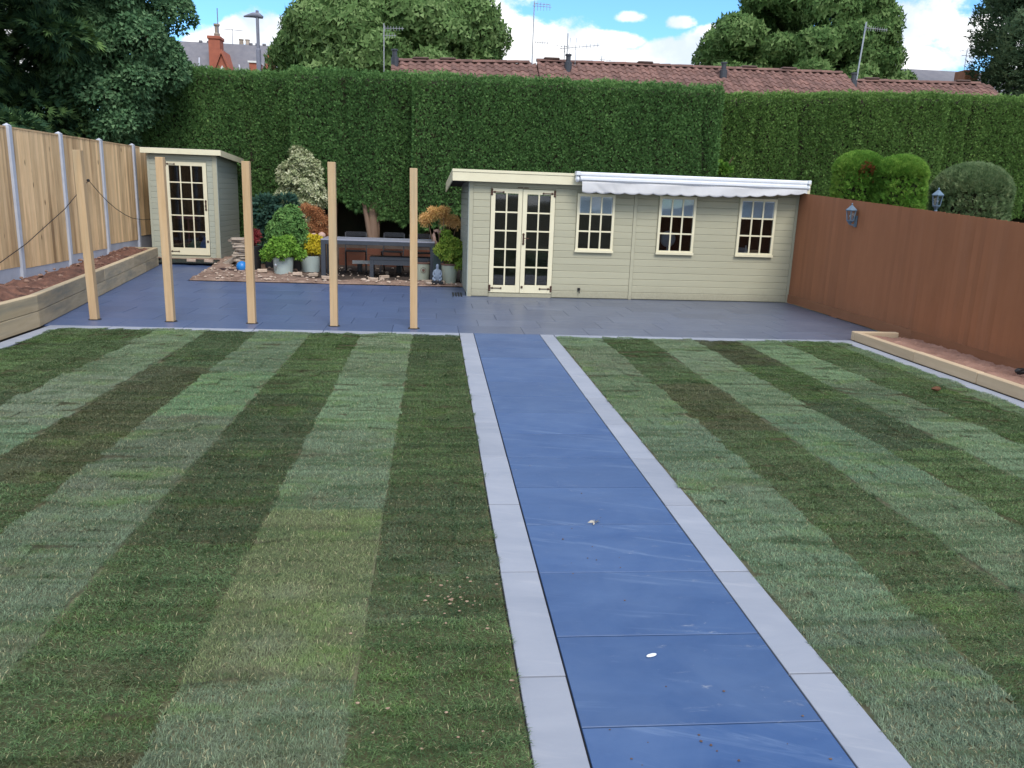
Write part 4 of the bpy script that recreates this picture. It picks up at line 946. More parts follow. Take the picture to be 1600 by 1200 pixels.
    for (tx, ty, tr, zt) in trunks:
        t = MB(); nn = 9
        for (ang, lean, rr_) in ((0, 0, 1.), (2.1, .16, .55), (-1.2, -.2, .5), (.8, .07, .45)):
            t.tube([(tx-ox+math.cos(ang)*tr*.6*(rr_ < 1)+lean*q*1.2, ty-oy+math.sin(ang)*tr*.6*(rr_ < 1), .2+q*zt) for q in [i/5 for i in range(6)]], [tr*rr_*(1.15-.45*i/5) for i in range(6)], nn)
        t.build('trunk', m_bark, root, smooth=True)
    return root
ZT = lambda a, b, xa, xb: (lambda x: a+(b-a)*(x-xa)/(xb-xa)+.015*math.sin(x*5)+.012*math.sin(x*11.3))
hedge('tall dark clipped hedge block rising behind the small cabin', -8.2, -3.3, 21.9, 1.8, lambda x: .15, ZT(4.64, 4.66, -8.2, -3.3), m_hedge, seed=3, right=False)
hedge('clipped hedge block behind the variegated bush and the left half of the table', -3.42, -.5, 20.25, 2.2, lambda x: 1.42+.22*math.sin(x*2.2+.4), ZT(4.55, 4.56, -3.4, -.5), m_hedge, left=True, seed=5, skirt=(1100, .22), trunks=((-1.53, 20.42, .15, 1.35), (-2.6, 20.9, .1, 1.4)))
hedge('widest clipped hedge block, right behind the large summerhouse', -.52, 6.80, 19.55, 2.4, lambda x: (1.25+.2*math.sin(x*2.9) if x < .75 else 1.75), ZT(4.48, 4.53, -.5, 6.8), m_hedge, left=True, right=True, seed=7, skirt=(900, .3), trunks=((.25, 20.6, .09, 1.4), (-.2, 20.9, .12, 1.5)))
hedge('paler hedge block set back right of the summerhouse roof end', 6.9, 10.92, 21.0, 1.9, lambda x: 1.6, ZT(4.54, 4.74, 7.2, 10.9), m_hedge2, seed=9, skirt=None)
hedge('paler hedge block behind the double clipped dome', 10.86, 13.35, 20.9, 1.9, lambda x: 1.7, ZT(4.72, 4.83, 10.9, 13.3), m_hedge2, left=True, right=True, seed=10)
hedge('paler hedge block at the far right behind the single grey green dome', 13.42, 19.5, 21.1, 1.9, lambda x: 1.7, ZT(4.84, 4.86, 13.4, 19), m_hedge2, left=False, seed=12)
# loose branch in the gap
t = thing('branch', 'loose bright green conifer branch poking out between two hedge blocks', 'branch', (7.45, 20.6, 2.9))
P, N = blobs_points([(-.25, .1, -.2), (-.1, 0, -.3)], [.16, .16], 200); foliage('foliage', m_topiary, t, P, N, SPRAY, .09, .16, .2)
m = MB(); m.tube([(-.4, .6, -.6), (0, .1, -.1), (.1, 0, .1)], [.03, .02, .01], 6); m.build('stem', m_bark, t)

# clipped domes beyond the fence
def dome(label, cx, cy, rx, ry, H, mat, n, seed, cyl=.55):
    root = thing('clipped_dome', label, 'topiary', (cx, cy, 0), 0); r = np.random.default_rng(seed)
    a = 2*math.pi*r.random(n); u = r.random(n)**.8; zc = H-rx*.8
    f = u*(1+.9); top = f < 1; ph = np.arccos(np.clip(f, 0, 1)); rad = np.where(top, np.sin(np.pi/2-np.arccos(np.clip(1-f, 0, 1))) if False else np.sqrt(np.clip(1-(1-f)**2, 0, 1))*0+np.sqrt(np.clip(f*(2-f), 0, 1)), 1.)
    zz = np.where(top, zc+(H-zc)*(1-f), zc-(f-1)/.9*(zc-.1)); g = 1+.03*np.sin(a*5+zz*3)+.02*np.sin(a*11-zz*7)
    P = np.stack([rx*rad*np.cos(a)*g, ry*rad*np.sin(a)*g, zz], 1); N = np.stack([np.cos(a)*rad, np.sin(a)*rad, np.where(top, (1-f)*1.2, 0)], 1); N = nrm(N)
    D = nrm(N*.6+np.array([0, 0, .5])+r.normal(size=(n, 3))*.4)
    V, F, A = scatter(HSPRAY, P, D, nrm(N+r.normal(size=(n, 3))*.6), .045+.05*r.random(n)); mobj('foliage', tri_mesh('foliage', V, F, mat, A), root)
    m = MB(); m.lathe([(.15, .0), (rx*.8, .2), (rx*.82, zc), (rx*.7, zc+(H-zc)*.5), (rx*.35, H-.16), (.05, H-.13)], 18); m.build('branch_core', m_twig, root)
    m = MB(); m.tube([(0, 0, -.3), (0, 0, .5)], .07, 8); m.build('trunk', m_bark, root)
dome('bright green clipped dome with a rusty patch, nearer the summerhouse', 7.81, 14.7, .39, .48, 2.82, m_topiary, 17000, 4)
dome('bright green clipped dome overlapping the one with the rusty patch', 8.27, 14.1, .40, .45, 2.74, m_topiary, 17000, 5)
dome('grey green rounded clipped dome standing alone near the post lantern', 9.60, 14.0, .60, .62, 2.66, m_topiary2, 20000, 6)

_d = [o for o in bpy.data.objects if o.get('label', '').startswith('bright green clipped dome with')][0]
P, N = blobs_points([(-.06, -.38, 2.52), (.06, -.42, 2.44), (-.16, -.34, 2.44)], [.13, .11, .09], 420); foliage('dead_patch', leafmat('rusty_dead_conifer', [(0, (.16, .05, .02)), (.5, (.32, .11, .05)), (1, (.45, .2, .1))]), _d, P, N, SPRAY, .05, .09)
# ------------------------------------------------------------------ trees
def tree(name, label, loc, zc, R3, nblob, rb, n, mat, tmpl, s0, s1, seed, trunk=.3, cat='tree', up=.1, inner=.35, squash=.8, limbs=9, group=None, flat=.6):
    root = thing(name, label, cat, loc, 0, group)
    c, rad = lumpy_crown((0, 0, zc), R3, nblob, rb, seed); P, N = blobs_points(c, rad, n, squash, .35, inner)
    keep = P[:, 2] > .3; P, N = P[keep], N[keep]
    foliage('crown', mat, root, P, N, tmpl, s0, s1, up, .55, flat)
    m = MB(); m.tube([(0, 0, -.3), (.05, 0, zc*.35), (-.05, .05, zc*.7), (0, 0, zc+R3[2]*.4)], [trunk, trunk*.8, trunk*.6, trunk*.15], 10)
    r = random.Random(seed)
    for i in range(limbs):
        b = c[r.randrange(len(c))]; h0 = zc*r.uniform(.45, .85); m.tube([(0, 0, h0), tuple(b*.5+np.array([0, 0, h0*.35])), tuple(b)], [trunk*.35, trunk*.2, trunk*.06], 6)
    m.build('trunk', m_bark, root, smooth=True); return root
tree('sycamore_tree', 'big rounded broadleaf tree behind the left end of the tiled roof', (-2.2, 43, 0), 7.4, (5.6, 5, 5.6), 210, 1.15, 110000, m_sycamore, TLEAF, .17, .34, 21, .45, up=-.25)
tree('lime_tree', 'big rounded broadleaf tree behind the right part of the tiled roof', (18.5, 42, 0), 7.4, (5.3, 4.7, 5.9), 210, 1.05, 110000, m_lime, TLEAF, .15, .32, 33, .42, up=-.3)
tree('birch_tree', 'drooping fine leaved birch at the right edge of the view', (29.0, 38, 0), 9.2, (3.3, 3.5, 6.5), 70, .85, 34000, m_birch, TLEAF, .12, .26, 41, .22, up=-1.2, squash=1.6)
tree('cypress_tree', 'very dark feathery conifer towering over the nearest fence panels', (-10.9, 19.2, 0), 5.6, (3.3, 3.2, 5.2), 110, .7, 46000, m_cypress, HSPRAY, .14, .28, 51, .3, up=-.35, squash=.55)
tree('elder_tree', 'dark leafy multi stemmed tree between the conifer and the hedge', (-7.75, 21.4, 0), 6.0, (1.75, 1.7, 3.9), 95, .45, 42000, m_elder, ELEAF, .07, .15, 62, .2, up=0.0, squash=.9)
tree('dark_filler_tree', 'added dark foliage standing in for the shadow behind the conifer', (-13.2, 25.5, 0), 5.5, (4.0, 3, 6), 60, 1.0, 12000, m_cypress, HSPRAY, .25, .45, 71, .3, up=-.3)  # dark mass added where only shadow lies between the trees
tree('dark_filler_bush', 'dark leafy filler for the shadowed gap over the middle of the timber fence', (-8.6, 21.2, 0), 2.0, (1.1, 1.6, 1.5), 30, .5, 6000, m_cypress, ELEAF, .09, .18, 77, .12, cat='bush')  # dark bush added to fill the black void above the fence

# ------------------------------------------------------------------ planting between the cabin and the table
def bush(name, label, loc, c, rads, n, mat, tmpl, s0, s1, seed, stems=5, up=.3, cat='bush', squash=1., base=(0, 0, 0), inner=.5, stemmat=None):
    root = thing(name, label, cat, loc)
    P, N = blobs_points(c, rads, n, squash, .6, inner); foliage('foliage', mat, root, P, N, tmpl, s0, s1, up, .6)
    m = MB(); r = random.Random(seed)
    for i in range(stems):
        t = c[i % len(c)]; m.tube([base, ((base[0]+t[0])/2+r.uniform(-.06, .06), (base[1]+t[1])/2, (base[2]+t[2])*.5), t], [.018, .012, .005], 5)
    m.build('stem', stemmat or m_bark, root, smooth=True); return root
bush('variegated_shrub', 'tall cream and green variegated bush against the hedge', (-3.15, 19.75, .4), [(0, 0, 1.0), (.15, 0, 1.5), (-.2, 0, 1.7), (.05, -.05, 2.02), (.3, 0, 1.25), (-.3, 0, 1.15), (-.05, 0, 2.2), (.28, .05, 1.85), (.1, -.1, .7)], [.38, .36, .33, .27, .3, .3, .17, .24, .35], 4200, m_varieg, LEAF4, .07, .12, 1, up=.5)
bush('blue_green_conifer', 'blue green feathery conifer between the black pot and the variegated bush', (-3.72, 19.0, .1), [(0, 0, .5), (.1, 0, .95), (-.1, 0, 1.25), (.35, -.1, 1.3), (.0, 0, .2), (.3, 0, .7)], [.36, .36, .3, .28, .3, .34], 3600, m_bluegreen, SPRAY, .08, .16, 2, up=-.3)
bush('green_shrub', 'mid green spreading maple behind the nearer pale pot', (-3.2, 18.2, .08), [(0, 0, 1.05), (.15, -.05, .85), (-.2, 0, .8), (.1, 0, 1.2), (-.1, -.1, .55), (.25, 0, .6)], [.28, .26, .26, .18, .28, .25], 2300, m_midgreen, LEAF4, .06, .11, 3, up=.1)
bush('bronze_maple', 'bronze orange lace leaved maple left of the table', (-2.68, 18.55, .1), [(0, 0, 1.2), (.14, 0, 1.02), (-.15, 0, 1.3), (.18, -.05, .75), (-.05, 0, .85), (.05, 0, .6)], [.17, .19, .13, .17, .19, .17], 800, m_orange, FINE, .06, .12, 4, up=-.5, squash=.7)
bush('peach_maple', 'peach leaved lace maple beside the left corner of the summerhouse', (.08, 17.35, .02), [(0, 0, 1.38), (-.24, 0, 1.30), (.25, 0, 1.28), (.10, -.1, 1.46), (.38, 0, 1.18), (-.1, 0, 1.44), (.18, .05, 1.22), (-.3, 0, 1.2)], [.17, .15, .15, .12, .13, .12, .15, .1], 620, m_peach, FINE, .06, .11, 5, up=-.35, squash=.55)
rd = bush('red_acer', 'small red leaved plant on top of the tall black pot', (-3.86, 17.9, .60), [(0, 0, .16), (-.08, 0, .10), (.06, 0, .24)], [.11, .09, .08], 230, m_redacer, FINE, .05, .10, 6, up=.3, stemmat=m_redacer)
# pots
def pot(label, x, y, z, rt, rb_, h, mat, rim=None, group='pale glazed pots'):
    root = thing('plant_pot', label, 'plant pot', (x, y, z), 0, group)
    m = MB(); m.lathe([(rb_*.9, 0), (rb_, .015), (rt*.99, h*.85), (rt, h-.02), (rt, h), (rt-.02, h), (rt-.025, h-.05), (.01, h-.055)], 30); m.build('body', mat, root, smooth=False)
    if rim: q = MB(); q.lathe([(rt+.002, h-.035), (rt+.012, h-.03), (rt+.012, h+.004), (rt-.02, h+.004), (rt-.022, h-.03)], 30); q.build('rim', rim, root)
    m = MB(); m.lathe([(rt-.03, h-.06), (rt-.03, h-.045), (.01, h-.035)], 18); m.build('compost', m_soil, root)
    return root
pA = pot('pale green glazed pot with a hanging metal tag, holding the bright green plant', -3.2, 17.55, .03, .215, .19, .38, m_pot)
m = MB(); m.tube([(-.11, -.19, .30), (-.12, -.215, .24)], .006, 5); m.ball((-.12, -.22, .21), (.03, .012, .035), 10, 8); m.build('metal_tag', m_alu, pA)
pB = pot('pale green glazed pot further back, holding the golden plant', -2.72, 18.15, .04, .21, .19, .36, m_pot)
pC = pot('sage pot with a round emblem beside the right table leg', -.25, 17.1, .02, .17, .135, .40, m_potsage, m_rim, 'sage pots with brown rims')
m = MB(); m.tube([(.055*math.cos(a), -.0, .055*math.sin(a)) for a in np.linspace(0, 2*math.pi, 17)], .004, 5); m.ball((0, 0, 0), (.03, .004, .03), 10, 6); m.build('emblem', m_rim, pC, loc=(0.02, -.163, .24))
pD = pot('sage pot with the yellow green shrub, at the corner of the summerhouse', .31, 16.65, .02, .17, .13, .42, m_potsage, m_rim, 'sage pots with brown rims')
pE = thing('tall_black_pot', 'tall plain black pot between the flagstone stack and the pale pot', 'plant pot', (-3.86, 17.9, .03)); m = MB(); m.lathe([(.11, 0), (.16, .56), (.15, .57), (.14, .53), (.01, .53)], 20); m.build('body', m_black, pE)
pF = thing('slate_planter', 'tall dark square planter behind the blue grey figure', 'planter', (.08, 16.98, .02)); m = MB(); m.bbox(-.11, .11, -.11, .11, 0, .58, .01); m.build('body', plain('dark_slate_green', (.06, .085, .085), None, .7), pF)
pG = thing('dark_gap_box', 'low black box standing in for the dark void between the two pale pots', 'planter', (-2.97, 18.35, .03)); m = MB(); m.bbox(-.2, .2, -.15, .15, 0, .38, .01); m.build('body', m_black, pG)  # black box added to give the shaded gap between the pots its darkness
pH = thing('dark_gap_box', 'low black box standing in for the dark void behind the tall black pot', 'planter', (-3.5, 18.3, .03)); m = MB(); m.bbox(-.2, .2, -.15, .15, 0, .4, .01); m.build('body', m_black, pH)  # second black box added for the shaded gap further left
bush('rhododendron', 'bright green low plant with layered leaves in the nearer pale pot', (-3.2, 17.55, .37), [(0, 0, .28), (-.2, 0, .17), (.2, 0, .17), (0, -.2, .14), (.1, 0, .36), (-.33, 0, .06), (.34, .02, .10), (-.1, -.05, .3), (0, .2, .2)], [.17, .16, .16, .16, .13, .12, .12, .15, .16], 1500, m_bright, leaf_template(5, .2, .25, 3), .07, .13, 7, up=-.1, cat='plant', squash=.75)
bush('golden_shrub', 'golden yellow leaved plant in the farther pale pot', (-2.72, 18.15, .36), [(0, 0, .22), (.14, 0, .34), (-.14, 0, .3), (.18, 0, .2), (0, 0, .38)], [.16, .13, .12, .13, .1], 800, m_gold, LEAF4, .06, .10, 8, up=.1, cat='plant')
bush('potted_shrub', 'yellow green leafy shrub in the sage pot by the summerhouse corner', (.31, 16.65, .42), [(0, 0, .22), (-.04, 0, .45), (.17, 0, .26), (-.18, 0, .28), (-.08, 0, .60), (.26, 0, .12), (.17, -.05, .0), (.1, 0, .4)], [.2, .15, .15, .13, .09, .11, .1, .12], 1300, m_shrubd, LEAF4, .05, .085, 9, up=.25, cat='plant')
# flagstone stack, one slab at a time
fs_ = thing('flagstone_stack', 'leaning stack of rough sandstone flags beside the small cabin', 'stone stack', (-4.17, 18.2, .12))
z = 0.
def flag_mesh(seed, w, d, t):
    r = random.Random(seed); n = 9; m = MB(); pr = []
    for i in range(n):
        a = 2*math.pi*i/n; k = r.uniform(.75, 1.08)/max(abs(math.cos(a)), abs(math.sin(a))); pr.append((w/2*math.cos(a)*min(k, 1.25), d/2*math.sin(a)*min(k, 1.25)))
    m.add([(x_, y_, 0) for x_, y_ in pr]+[(x_*.97, y_*.97, t) for x_, y_ in pr], [tuple(range(n))[::-1], tuple(range(n, 2*n))]+[(i, (i+1) % n, (i+1) % n+n, i+n) for i in range(n)]); return m
k = 0
while z < .60:
    t = random.uniform(.03, .055); m = flag_mesh(k, random.uniform(.46, .62) if z > .4 else random.uniform(.36, .5), random.uniform(.3, .42), t)
    o = m.build('slab', m_stone, fs_, loc=(random.uniform(-.05, .05), random.uniform(-.04, .04), z)); o.rotation_euler = (random.uniform(-.03, .03), random.uniform(-.04, .04), random.uniform(-.5, .5)); z += t+.012; k += 1
o = flag_mesh(77, .6, .35, .05).build('leaning_flagstone', m_stone); o.location = (-4.62, 18.7, .13); o.rotation_euler = (.1, -.55, .3); tag(o, 'single flagstone leaning against the cabin side', 'stone')
m = MB(); m.ball((0, 0, 0), .12, 20, 14); o = m.build('ball', m_bluep, smooth=True); o.location = (-4.12, 17.82, .15); tag(o, 'bright blue ball half hidden by the third post', 'ball')
m = MB(); m.tube([(-.25, .15, .02), (-.1, .02, .05), (.05, -.02, .03), (.22, -.12, .03)], .035, 8); o = m.build('drain_pipe', plain('dark_brown_pipe', (.05, .03, .03), None)); o.location = (-4.4, 17.75, .04); tag(o, 'short dark bent pipe lying in the rubble by the blue ball', 'pipe')
# loose bricks and stones
def stone_mesh(seed, s):
    r = random.Random(seed); m = MB(); m.ball((0, 0, 0), (s*r.uniform(.8, 1.3), s*r.uniform(.6, 1), s*r.uniform(.4, .7)), 7, 5, .18); return m.mesh('stone', m_cobble)
bl = [(-3.62, 17.45, .2, 'pale brick lying between the black pot and the nearer pale pot'), (-2.87, 17.3, .1, 'buff brick lying just right of the nearer pale pot'), (-2.52, 17.2, -.1, 'buff brick lying in front of the farther pale pot'),
      (-1.25, 16.65, .05, 'pale brick lying on the bed edge under the table'), (-1.05, 17.15, .6, 'brick lying in the shade below the bench'), (-2.2, 16.75, .4, 'brick by the left table leg'), (.12, 16.42, -.2, 'brick under the blue grey figure'), (-.1, 16.5, .5, 'brick in front of the sage pot with the emblem'), (-5.6, 19.32, .1, 'brick under the cabin threshold, left'), (-5.2, 19.3, -.1, 'brick under the cabin threshold, right')]
bb_ = MB(); bb_.bbox(-.1, .1, -.05, .05, 0, .065, .008); bmesh_ = bb_.mesh('brick', m_brickblock)
for (x_, y_, a_, lab) in bl:
    o = mobj('brick', bmesh_); o.location = (x_, y_, bankz(x_, y_)+.02 if y_ < 19 else .09); o.rotation_euler = (random.uniform(-.08, .08), random.uniform(-.08, .08), a_); tag(o, lab, 'brick')
SM = [stone_mesh(i, .035) for i in range(6)]
rb = thing('rubble', None, None); tag(rb, 'small pale stones scattered over the rubble bed', 'rubble', kind='stuff')
m = MB()
for i in range(230):
    u = random.random(); yq = 16.3+(2.9*random.random()**1.6); xq = bank_left(yq)+.05+(5.2*random.random()**(1.5 if yq > 17.2 else 1)); 
    if xq > .55: continue
    s_ = random.uniform(.010, .032)*(1 if random.random() < .92 else 1.8); m.ball((xq, yq, bankz(xq, yq)+.03+s_*.2), (s_*random.uniform(.8, 1.4), s_, s_*.6), 6, 4, .2)
o = m.build('stones', m_cobble, rb)
m = MB()
for i in range(260):
    yq = 8.8+10*random.random(); xr = sleeper_x(yq)-.12; xq = -6.85+(xr+6.85)*random.random(); s_ = random.uniform(.012, .04); m.ball((xq, yq, lsoil((xq+6.93)/(xr-.05+6.93), yq)[2]+s_*.3), (s_*1.2, s_, s_*.7), 6, 4, .22)
rb2 = m.build('soil_clods', m_cobble if False else plain('soil_clod', (.20, .10, .075), (.30, .2, .15), .95, 8, bmp=.8)); tag(rb2, 'earth clods and stones strewn over the raised planter soil', 'rubble', kind='stuff')
# pebble, dead leaf, black stone
m = MB(); m.ball((0, 0, .005), (.026, .010, .005), 12, 8, .06); o = m.build('pebble', m_dirtpebble, smooth=True); o.location = (.92, 2.915, 0); o.rotation_euler = (0, 0, .35); tag(o, 'tiny white pebble lying on the dark path', 'pebble')
m = MB()
for a in (.1, .7, 1.5, 2.6, 3.4, 4.4, 5.3):
    L = random.uniform(.02, .055); m.add([(0, 0, .004), (L*.5*math.cos(a-.25), L*.5*math.sin(a-.25), .012), (L*math.cos(a), L*math.sin(a), .005), (L*.5*math.cos(a+.25), L*.5*math.sin(a+.25), .003)], [(0, 1, 2, 3)])
o = m.build('dead_leaf', plain('dry_straw', (.45, .42, .36), None)); o.location = (.95, 4.31, 0); tag(o, 'dry curled leaf scrap on a joint of the path', 'leaf')
m = MB(); rq = random.Random(5)
for i in range(60):
    if i < 34: cx_, cy_, sp_ = .08, 3.42, .13
    else: cx_, cy_, sp_ = .05, 2.85, .3
    s_ = rq.uniform(.002, .0065); m.ball((min(.32, cx_+rq.gauss(0, sp_*.8)), cy_+rq.gauss(0, sp_), .009+s_*.3), (s_*1.5, s_*rq.uniform(.6, 1.1), s_*.7), 6, 4, .25)
cr_ = m.build('soil_crumbs', plain('soil_crumb', (.40, .30, .22), (.22, .14, .10), .95, 60)); tag(cr_, 'pale crumbs of dried soil scattered on the turf left of the path', 'crumbs', kind='stuff')
m = MB()
for i in range(46): s_ = rq.uniform(.0015, .0045); m.ball((rq.uniform(.62, 1.4), rq.choice([rq.uniform(1.9, 2.5), rq.uniform(2.2, 5.5)]), s_*.6), (s_*1.3, s_, s_*.7), 6, 4, .25)
cr_ = m.build('dirt_specks', m_soil); tag(cr_, 'tiny dark specks of dirt on the dark path', 'dirt', kind='stuff')
m = MB(); m.ball((0, 0, .02), (.05, .035, .025), 9, 6, .15); o = m.build('clod', plain('rust_clod', (.14, .06, .03), None)); o.location = (5.23, 7.68, .02); tag(o, 'small rust brown clod on the right lawn', 'clod')
m = MB(); m.ball((0, 0, .02), (.07, .05, .035), 9, 6, .2); o = m.build('dark_stone', m_black); o.location = (6.55, 8.2, .11); tag(o, 'small black lump on the pale reddish planter soil', 'stone')

# ------------------------------------------------------------------ table, benches, chairs
TY = 16.95; TL, TR = -2.33, .0
tb = thing('garden_table', 'long dark grey metal garden table with a paler flat top', 'table', (TL, TY, .02))
m = MB(); m.bbox(0, TR-TL, 0, 1.05, .80, .822, .004); m.build('tabletop', m_anthtop, tb)
m = MB(); m.box(.005, TR-TL-.005, .004, .04, .725, .798); m.box(.005, TR-TL-.005, 1.01, 1.046, .725, .798); m.box(.005, .04, .041, 1.009, .725, .798); m.box(TR-TL-.04, TR-TL-.005, .041, 1.009, .725, .798); m.build('apron', m_anth, tb)
for (x_, y_) in ((.002, .002), (TR-TL-.092, .002), (.002, .958), (TR-TL-.092, .958)): m = MB(); m.bbox(x_, x_+.09, y_, y_+.09, 0, .797, .004); m.build('leg', m_anth, tb)
bn = thing('bench', 'dark grey metal bench pushed under the garden table', 'bench', (-1.36, 17.2, .02))
m = MB(); m.bbox(0, 1.3, 0, .38, .40, .47, .006); m.build('seat', m_anth, bn)
for x_ in (0.002, 1.218): m = MB(); m.bbox(x_, x_+.08, .002, .378, 0, .399, .004); m.build('leg', m_anth, bn)
m = MB(); m.box(.083, 1.217, .005, .03, .30, .398); m.build('apron', m_anth, bn)
def chair(label, x, y, rz):
    c_ = thing('folding_chair', label, 'chair', (x, y, bankz(x, y)+.03), rz, 'dark metal chairs behind the garden table')
    for k in range(5): pbox('seat_slat', m_black, c_, -.22, .22, -.2+k*.085, -.2+k*.085+.07, .44, .455)
    for sx in (-.23, .23):
        for nm, a, b in (('leg', (sx, -.25, 0), (sx, .2, .5)), ('leg', (sx*.94, .25, 0), (sx*.94, -.2, .46)), ('back_post', (sx, .2, .5), (sx, .29, .84)), ('armrest', (sx, -.22, .64), (sx, .24, .66))): q = MB(); q.bar(a, b, .024); q.build(nm, m_black, c_)
    for z in (.56, .66, .76, .81): pbox('back_slat', m_black, c_, -.22, .22, .21+(z-.5)*.3, .225+(z-.5)*.3, z, z+.05)
    return c_
chair('dark metal chair at the far side of the table, left one', -1.75, 18.35, .08)
chair('dark metal chair at the far side of the table, middle one', -.95, 18.45, -.1)
chair('dark metal chair at the far side of the table, right one', -.3, 18.3, .15)
wp = thing('white_plank', 'narrow white painted board lying behind the bench under the table', 'plank', (-1.24, 18.05, .12)); m = MB(); m.bbox(-.56, .56, -.04, .04, .14, .21, .004); m.build('board', m_white, wp)
for x_ in (-.45, .4): m = MB(); m.bbox(x_, x_+.1, -.06, .06, -.03, .139, .004); m.build('support', m_black, wp)
ed = thing('timber_edging', 'reddish brown board edging holding back the soil under the hedge', 'edging', (-2.2, 19.0, .1))
for k in range(3): pbox('board', wood('reddish_edging', (.13, .05, .032), (.16, .065, .04), 'x', 8) if k == 0 else MATS['reddish_edging'], ed, 0, 2.75, 0, .03, .02+k*.14, .155+k*.14)
# ornaments
for (x_, y_, z_, s_, lab, rz) in ((-2.58, 18.25, .62, .07, 'pale pinkish stone toadstool pair beside the golden plant', 0),):
    o = thing('toadstool_ornament', lab, 'ornament', (x_, y_, .05)); m = MB(); m.ball((-.07, 0, .78), (.075, .07, .06), 12, 8); m.ball((.1, 0, .79), (.085, .08, .075), 12, 8); m.build('cap', m_pink, o, smooth=True)
    m = MB(); m.tube([(-.07, 0, 0), (-.07, 0, .76)], .02, 8); m.tube([(.1, 0, 0), (.1, 0, .76)], .022, 8); m.build('stem', m_pink, o)
o = thing('heart_ornament', 'pinkish heart shaped garden ornament behind the peach maple stem', 'ornament', (.1, 17.5, .02)); m = MB()
hp = [(.0, .98), (-.05, 1.04), (-.11, 1.03), (-.13, .95), (-.10, .82), (-.04, .72), (0, .55), (.04, .72), (.10, .82), (.13, .95), (.11, 1.03), (.05, 1.04), (0, .98)]
m.tube([(a, 0, b) for a, b in hp], .035, 8); m.build('rim', m_pink, o, smooth=True); m = MB(); m.tube([(0, 0, 0), (.02, 0, .3), (0, 0, .56)], [.06, .08, .04], 8); m.build('stand', m_terra, o, smooth=True)
# seated figure
o = thing('seated_statue', 'blue grey stone figure seated cross legged between the pots', 'statue', (.06, 16.42, .09)); m = MB()
bmx = bmesh.new()
def skin(name, pts, edges, mat, parent, sub=1):
    me = bpy.data.meshes.new(name); me.from_pydata([p[:3] for p in pts], edges, []); me.materials.append(mat); ob = mobj(name, me, parent)
    sk = ob.modifiers.new('skin', 'SKIN'); 
    for v, p in zip(me.skin_vertices[0].data, pts): v.radius = (p[3], p[3]*(p[4] if len(p) > 4 else 1))
    me.skin_vertices[0].data[0].use_root = True
    sb = ob.modifiers.new('sub', 'SUBSURF'); sb.levels = sub; sb.render_levels = sub+1; return ob
skin('body', [(0, 0, .06, .07, .9), (0, 0, .14, .055), (0, .0, .20, .055), (0, 0, .25, .025), (0, -.003, .285, .033), (0, 0, .32, .036), (0, 0, .355, .018),
              (.065, 0, .21, .022), (.085, -.02, .14, .018), (.045, -.07, .085, .016), (-.065, 0, .21, .022), (-.085, -.02, .14, .018), (-.045, -.07, .085, .016),
              (.09, -.03, .045, .032), (.03, -.09, .03, .024), (-.09, -.03, .045, .032), (-.03, -.09, .03, .024)],
     [(0, 1), (1, 2), (2, 3), (3, 4), (4, 5), (5, 6), (2, 7), (7, 8), (8, 9), (2, 10), (10, 11), (11, 12), (0, 13), (13, 14), (0, 15), (15, 16)], m_statue, o)
m = MB(); m.ball((0, -.033, .30), (.006, .008, .008), 6, 4); m.ball((-.013, -.031, .312), (.006, .003, .004), 6, 4); m.ball((.013, -.031, .312), (.006, .003, .004), 6, 4); m.build('face', m_statue, o)
m = MB(); m.bbox(-.12, .12, -.1, .08, -.05, .012, .006); m.bar((-.09, -.08, -.05), (-.1, -.1, -.09), .02); m.bar((.09, -.08, -.05), (.1, -.1, -.09), .02); m.build('plinth', m_black, o)
bmx.free()

# ------------------------------------------------------------------ tiled bungalow roofs beyond the hedge
pv = []; nw = 7; TW, TLn = .30, .345
for j, (yy_, zz_) in enumerate(((0, 0), (TLn+.05, 0))):
    for i in range(nw):
        t = i/(nw-1); x_ = (t-.5)*TW*1.04; zz = .036*math.sin(t*2*math.pi*.98+.2); pv.append((x_, yy_, zz+(.026 if j == 0 else .0)))
for i in range(nw): t = i/(nw-1); pv.append(((t-.5)*TW*1.04, 0, .036*math.sin(t*2*math.pi*.98+.2)-.0))
pf = [(i, i+1, nw+i+1, nw+i) for i in range(nw-1)]+[(2*nw+i, 2*nw+i+1, i+1, i) for i in range(nw-1)]
pan = bpy.data.meshes.new('pantile'); pan.from_pydata(pv, [], pf); pan.materials.append(m_pantile)
rdg = MB()
for j in range(2):
    for i in range(7): a = math.pi*i/6; rdg.v.append(((-.215, .215)[j], .12*math.cos(a), .10*math.sin(a)+(.008 if j else 0)))
rdg.f += [(i, i+1, 8+i, 7+i) for i in range(6)]; ridge_me = rdg.mesh('ridge_tile', m_pantile)
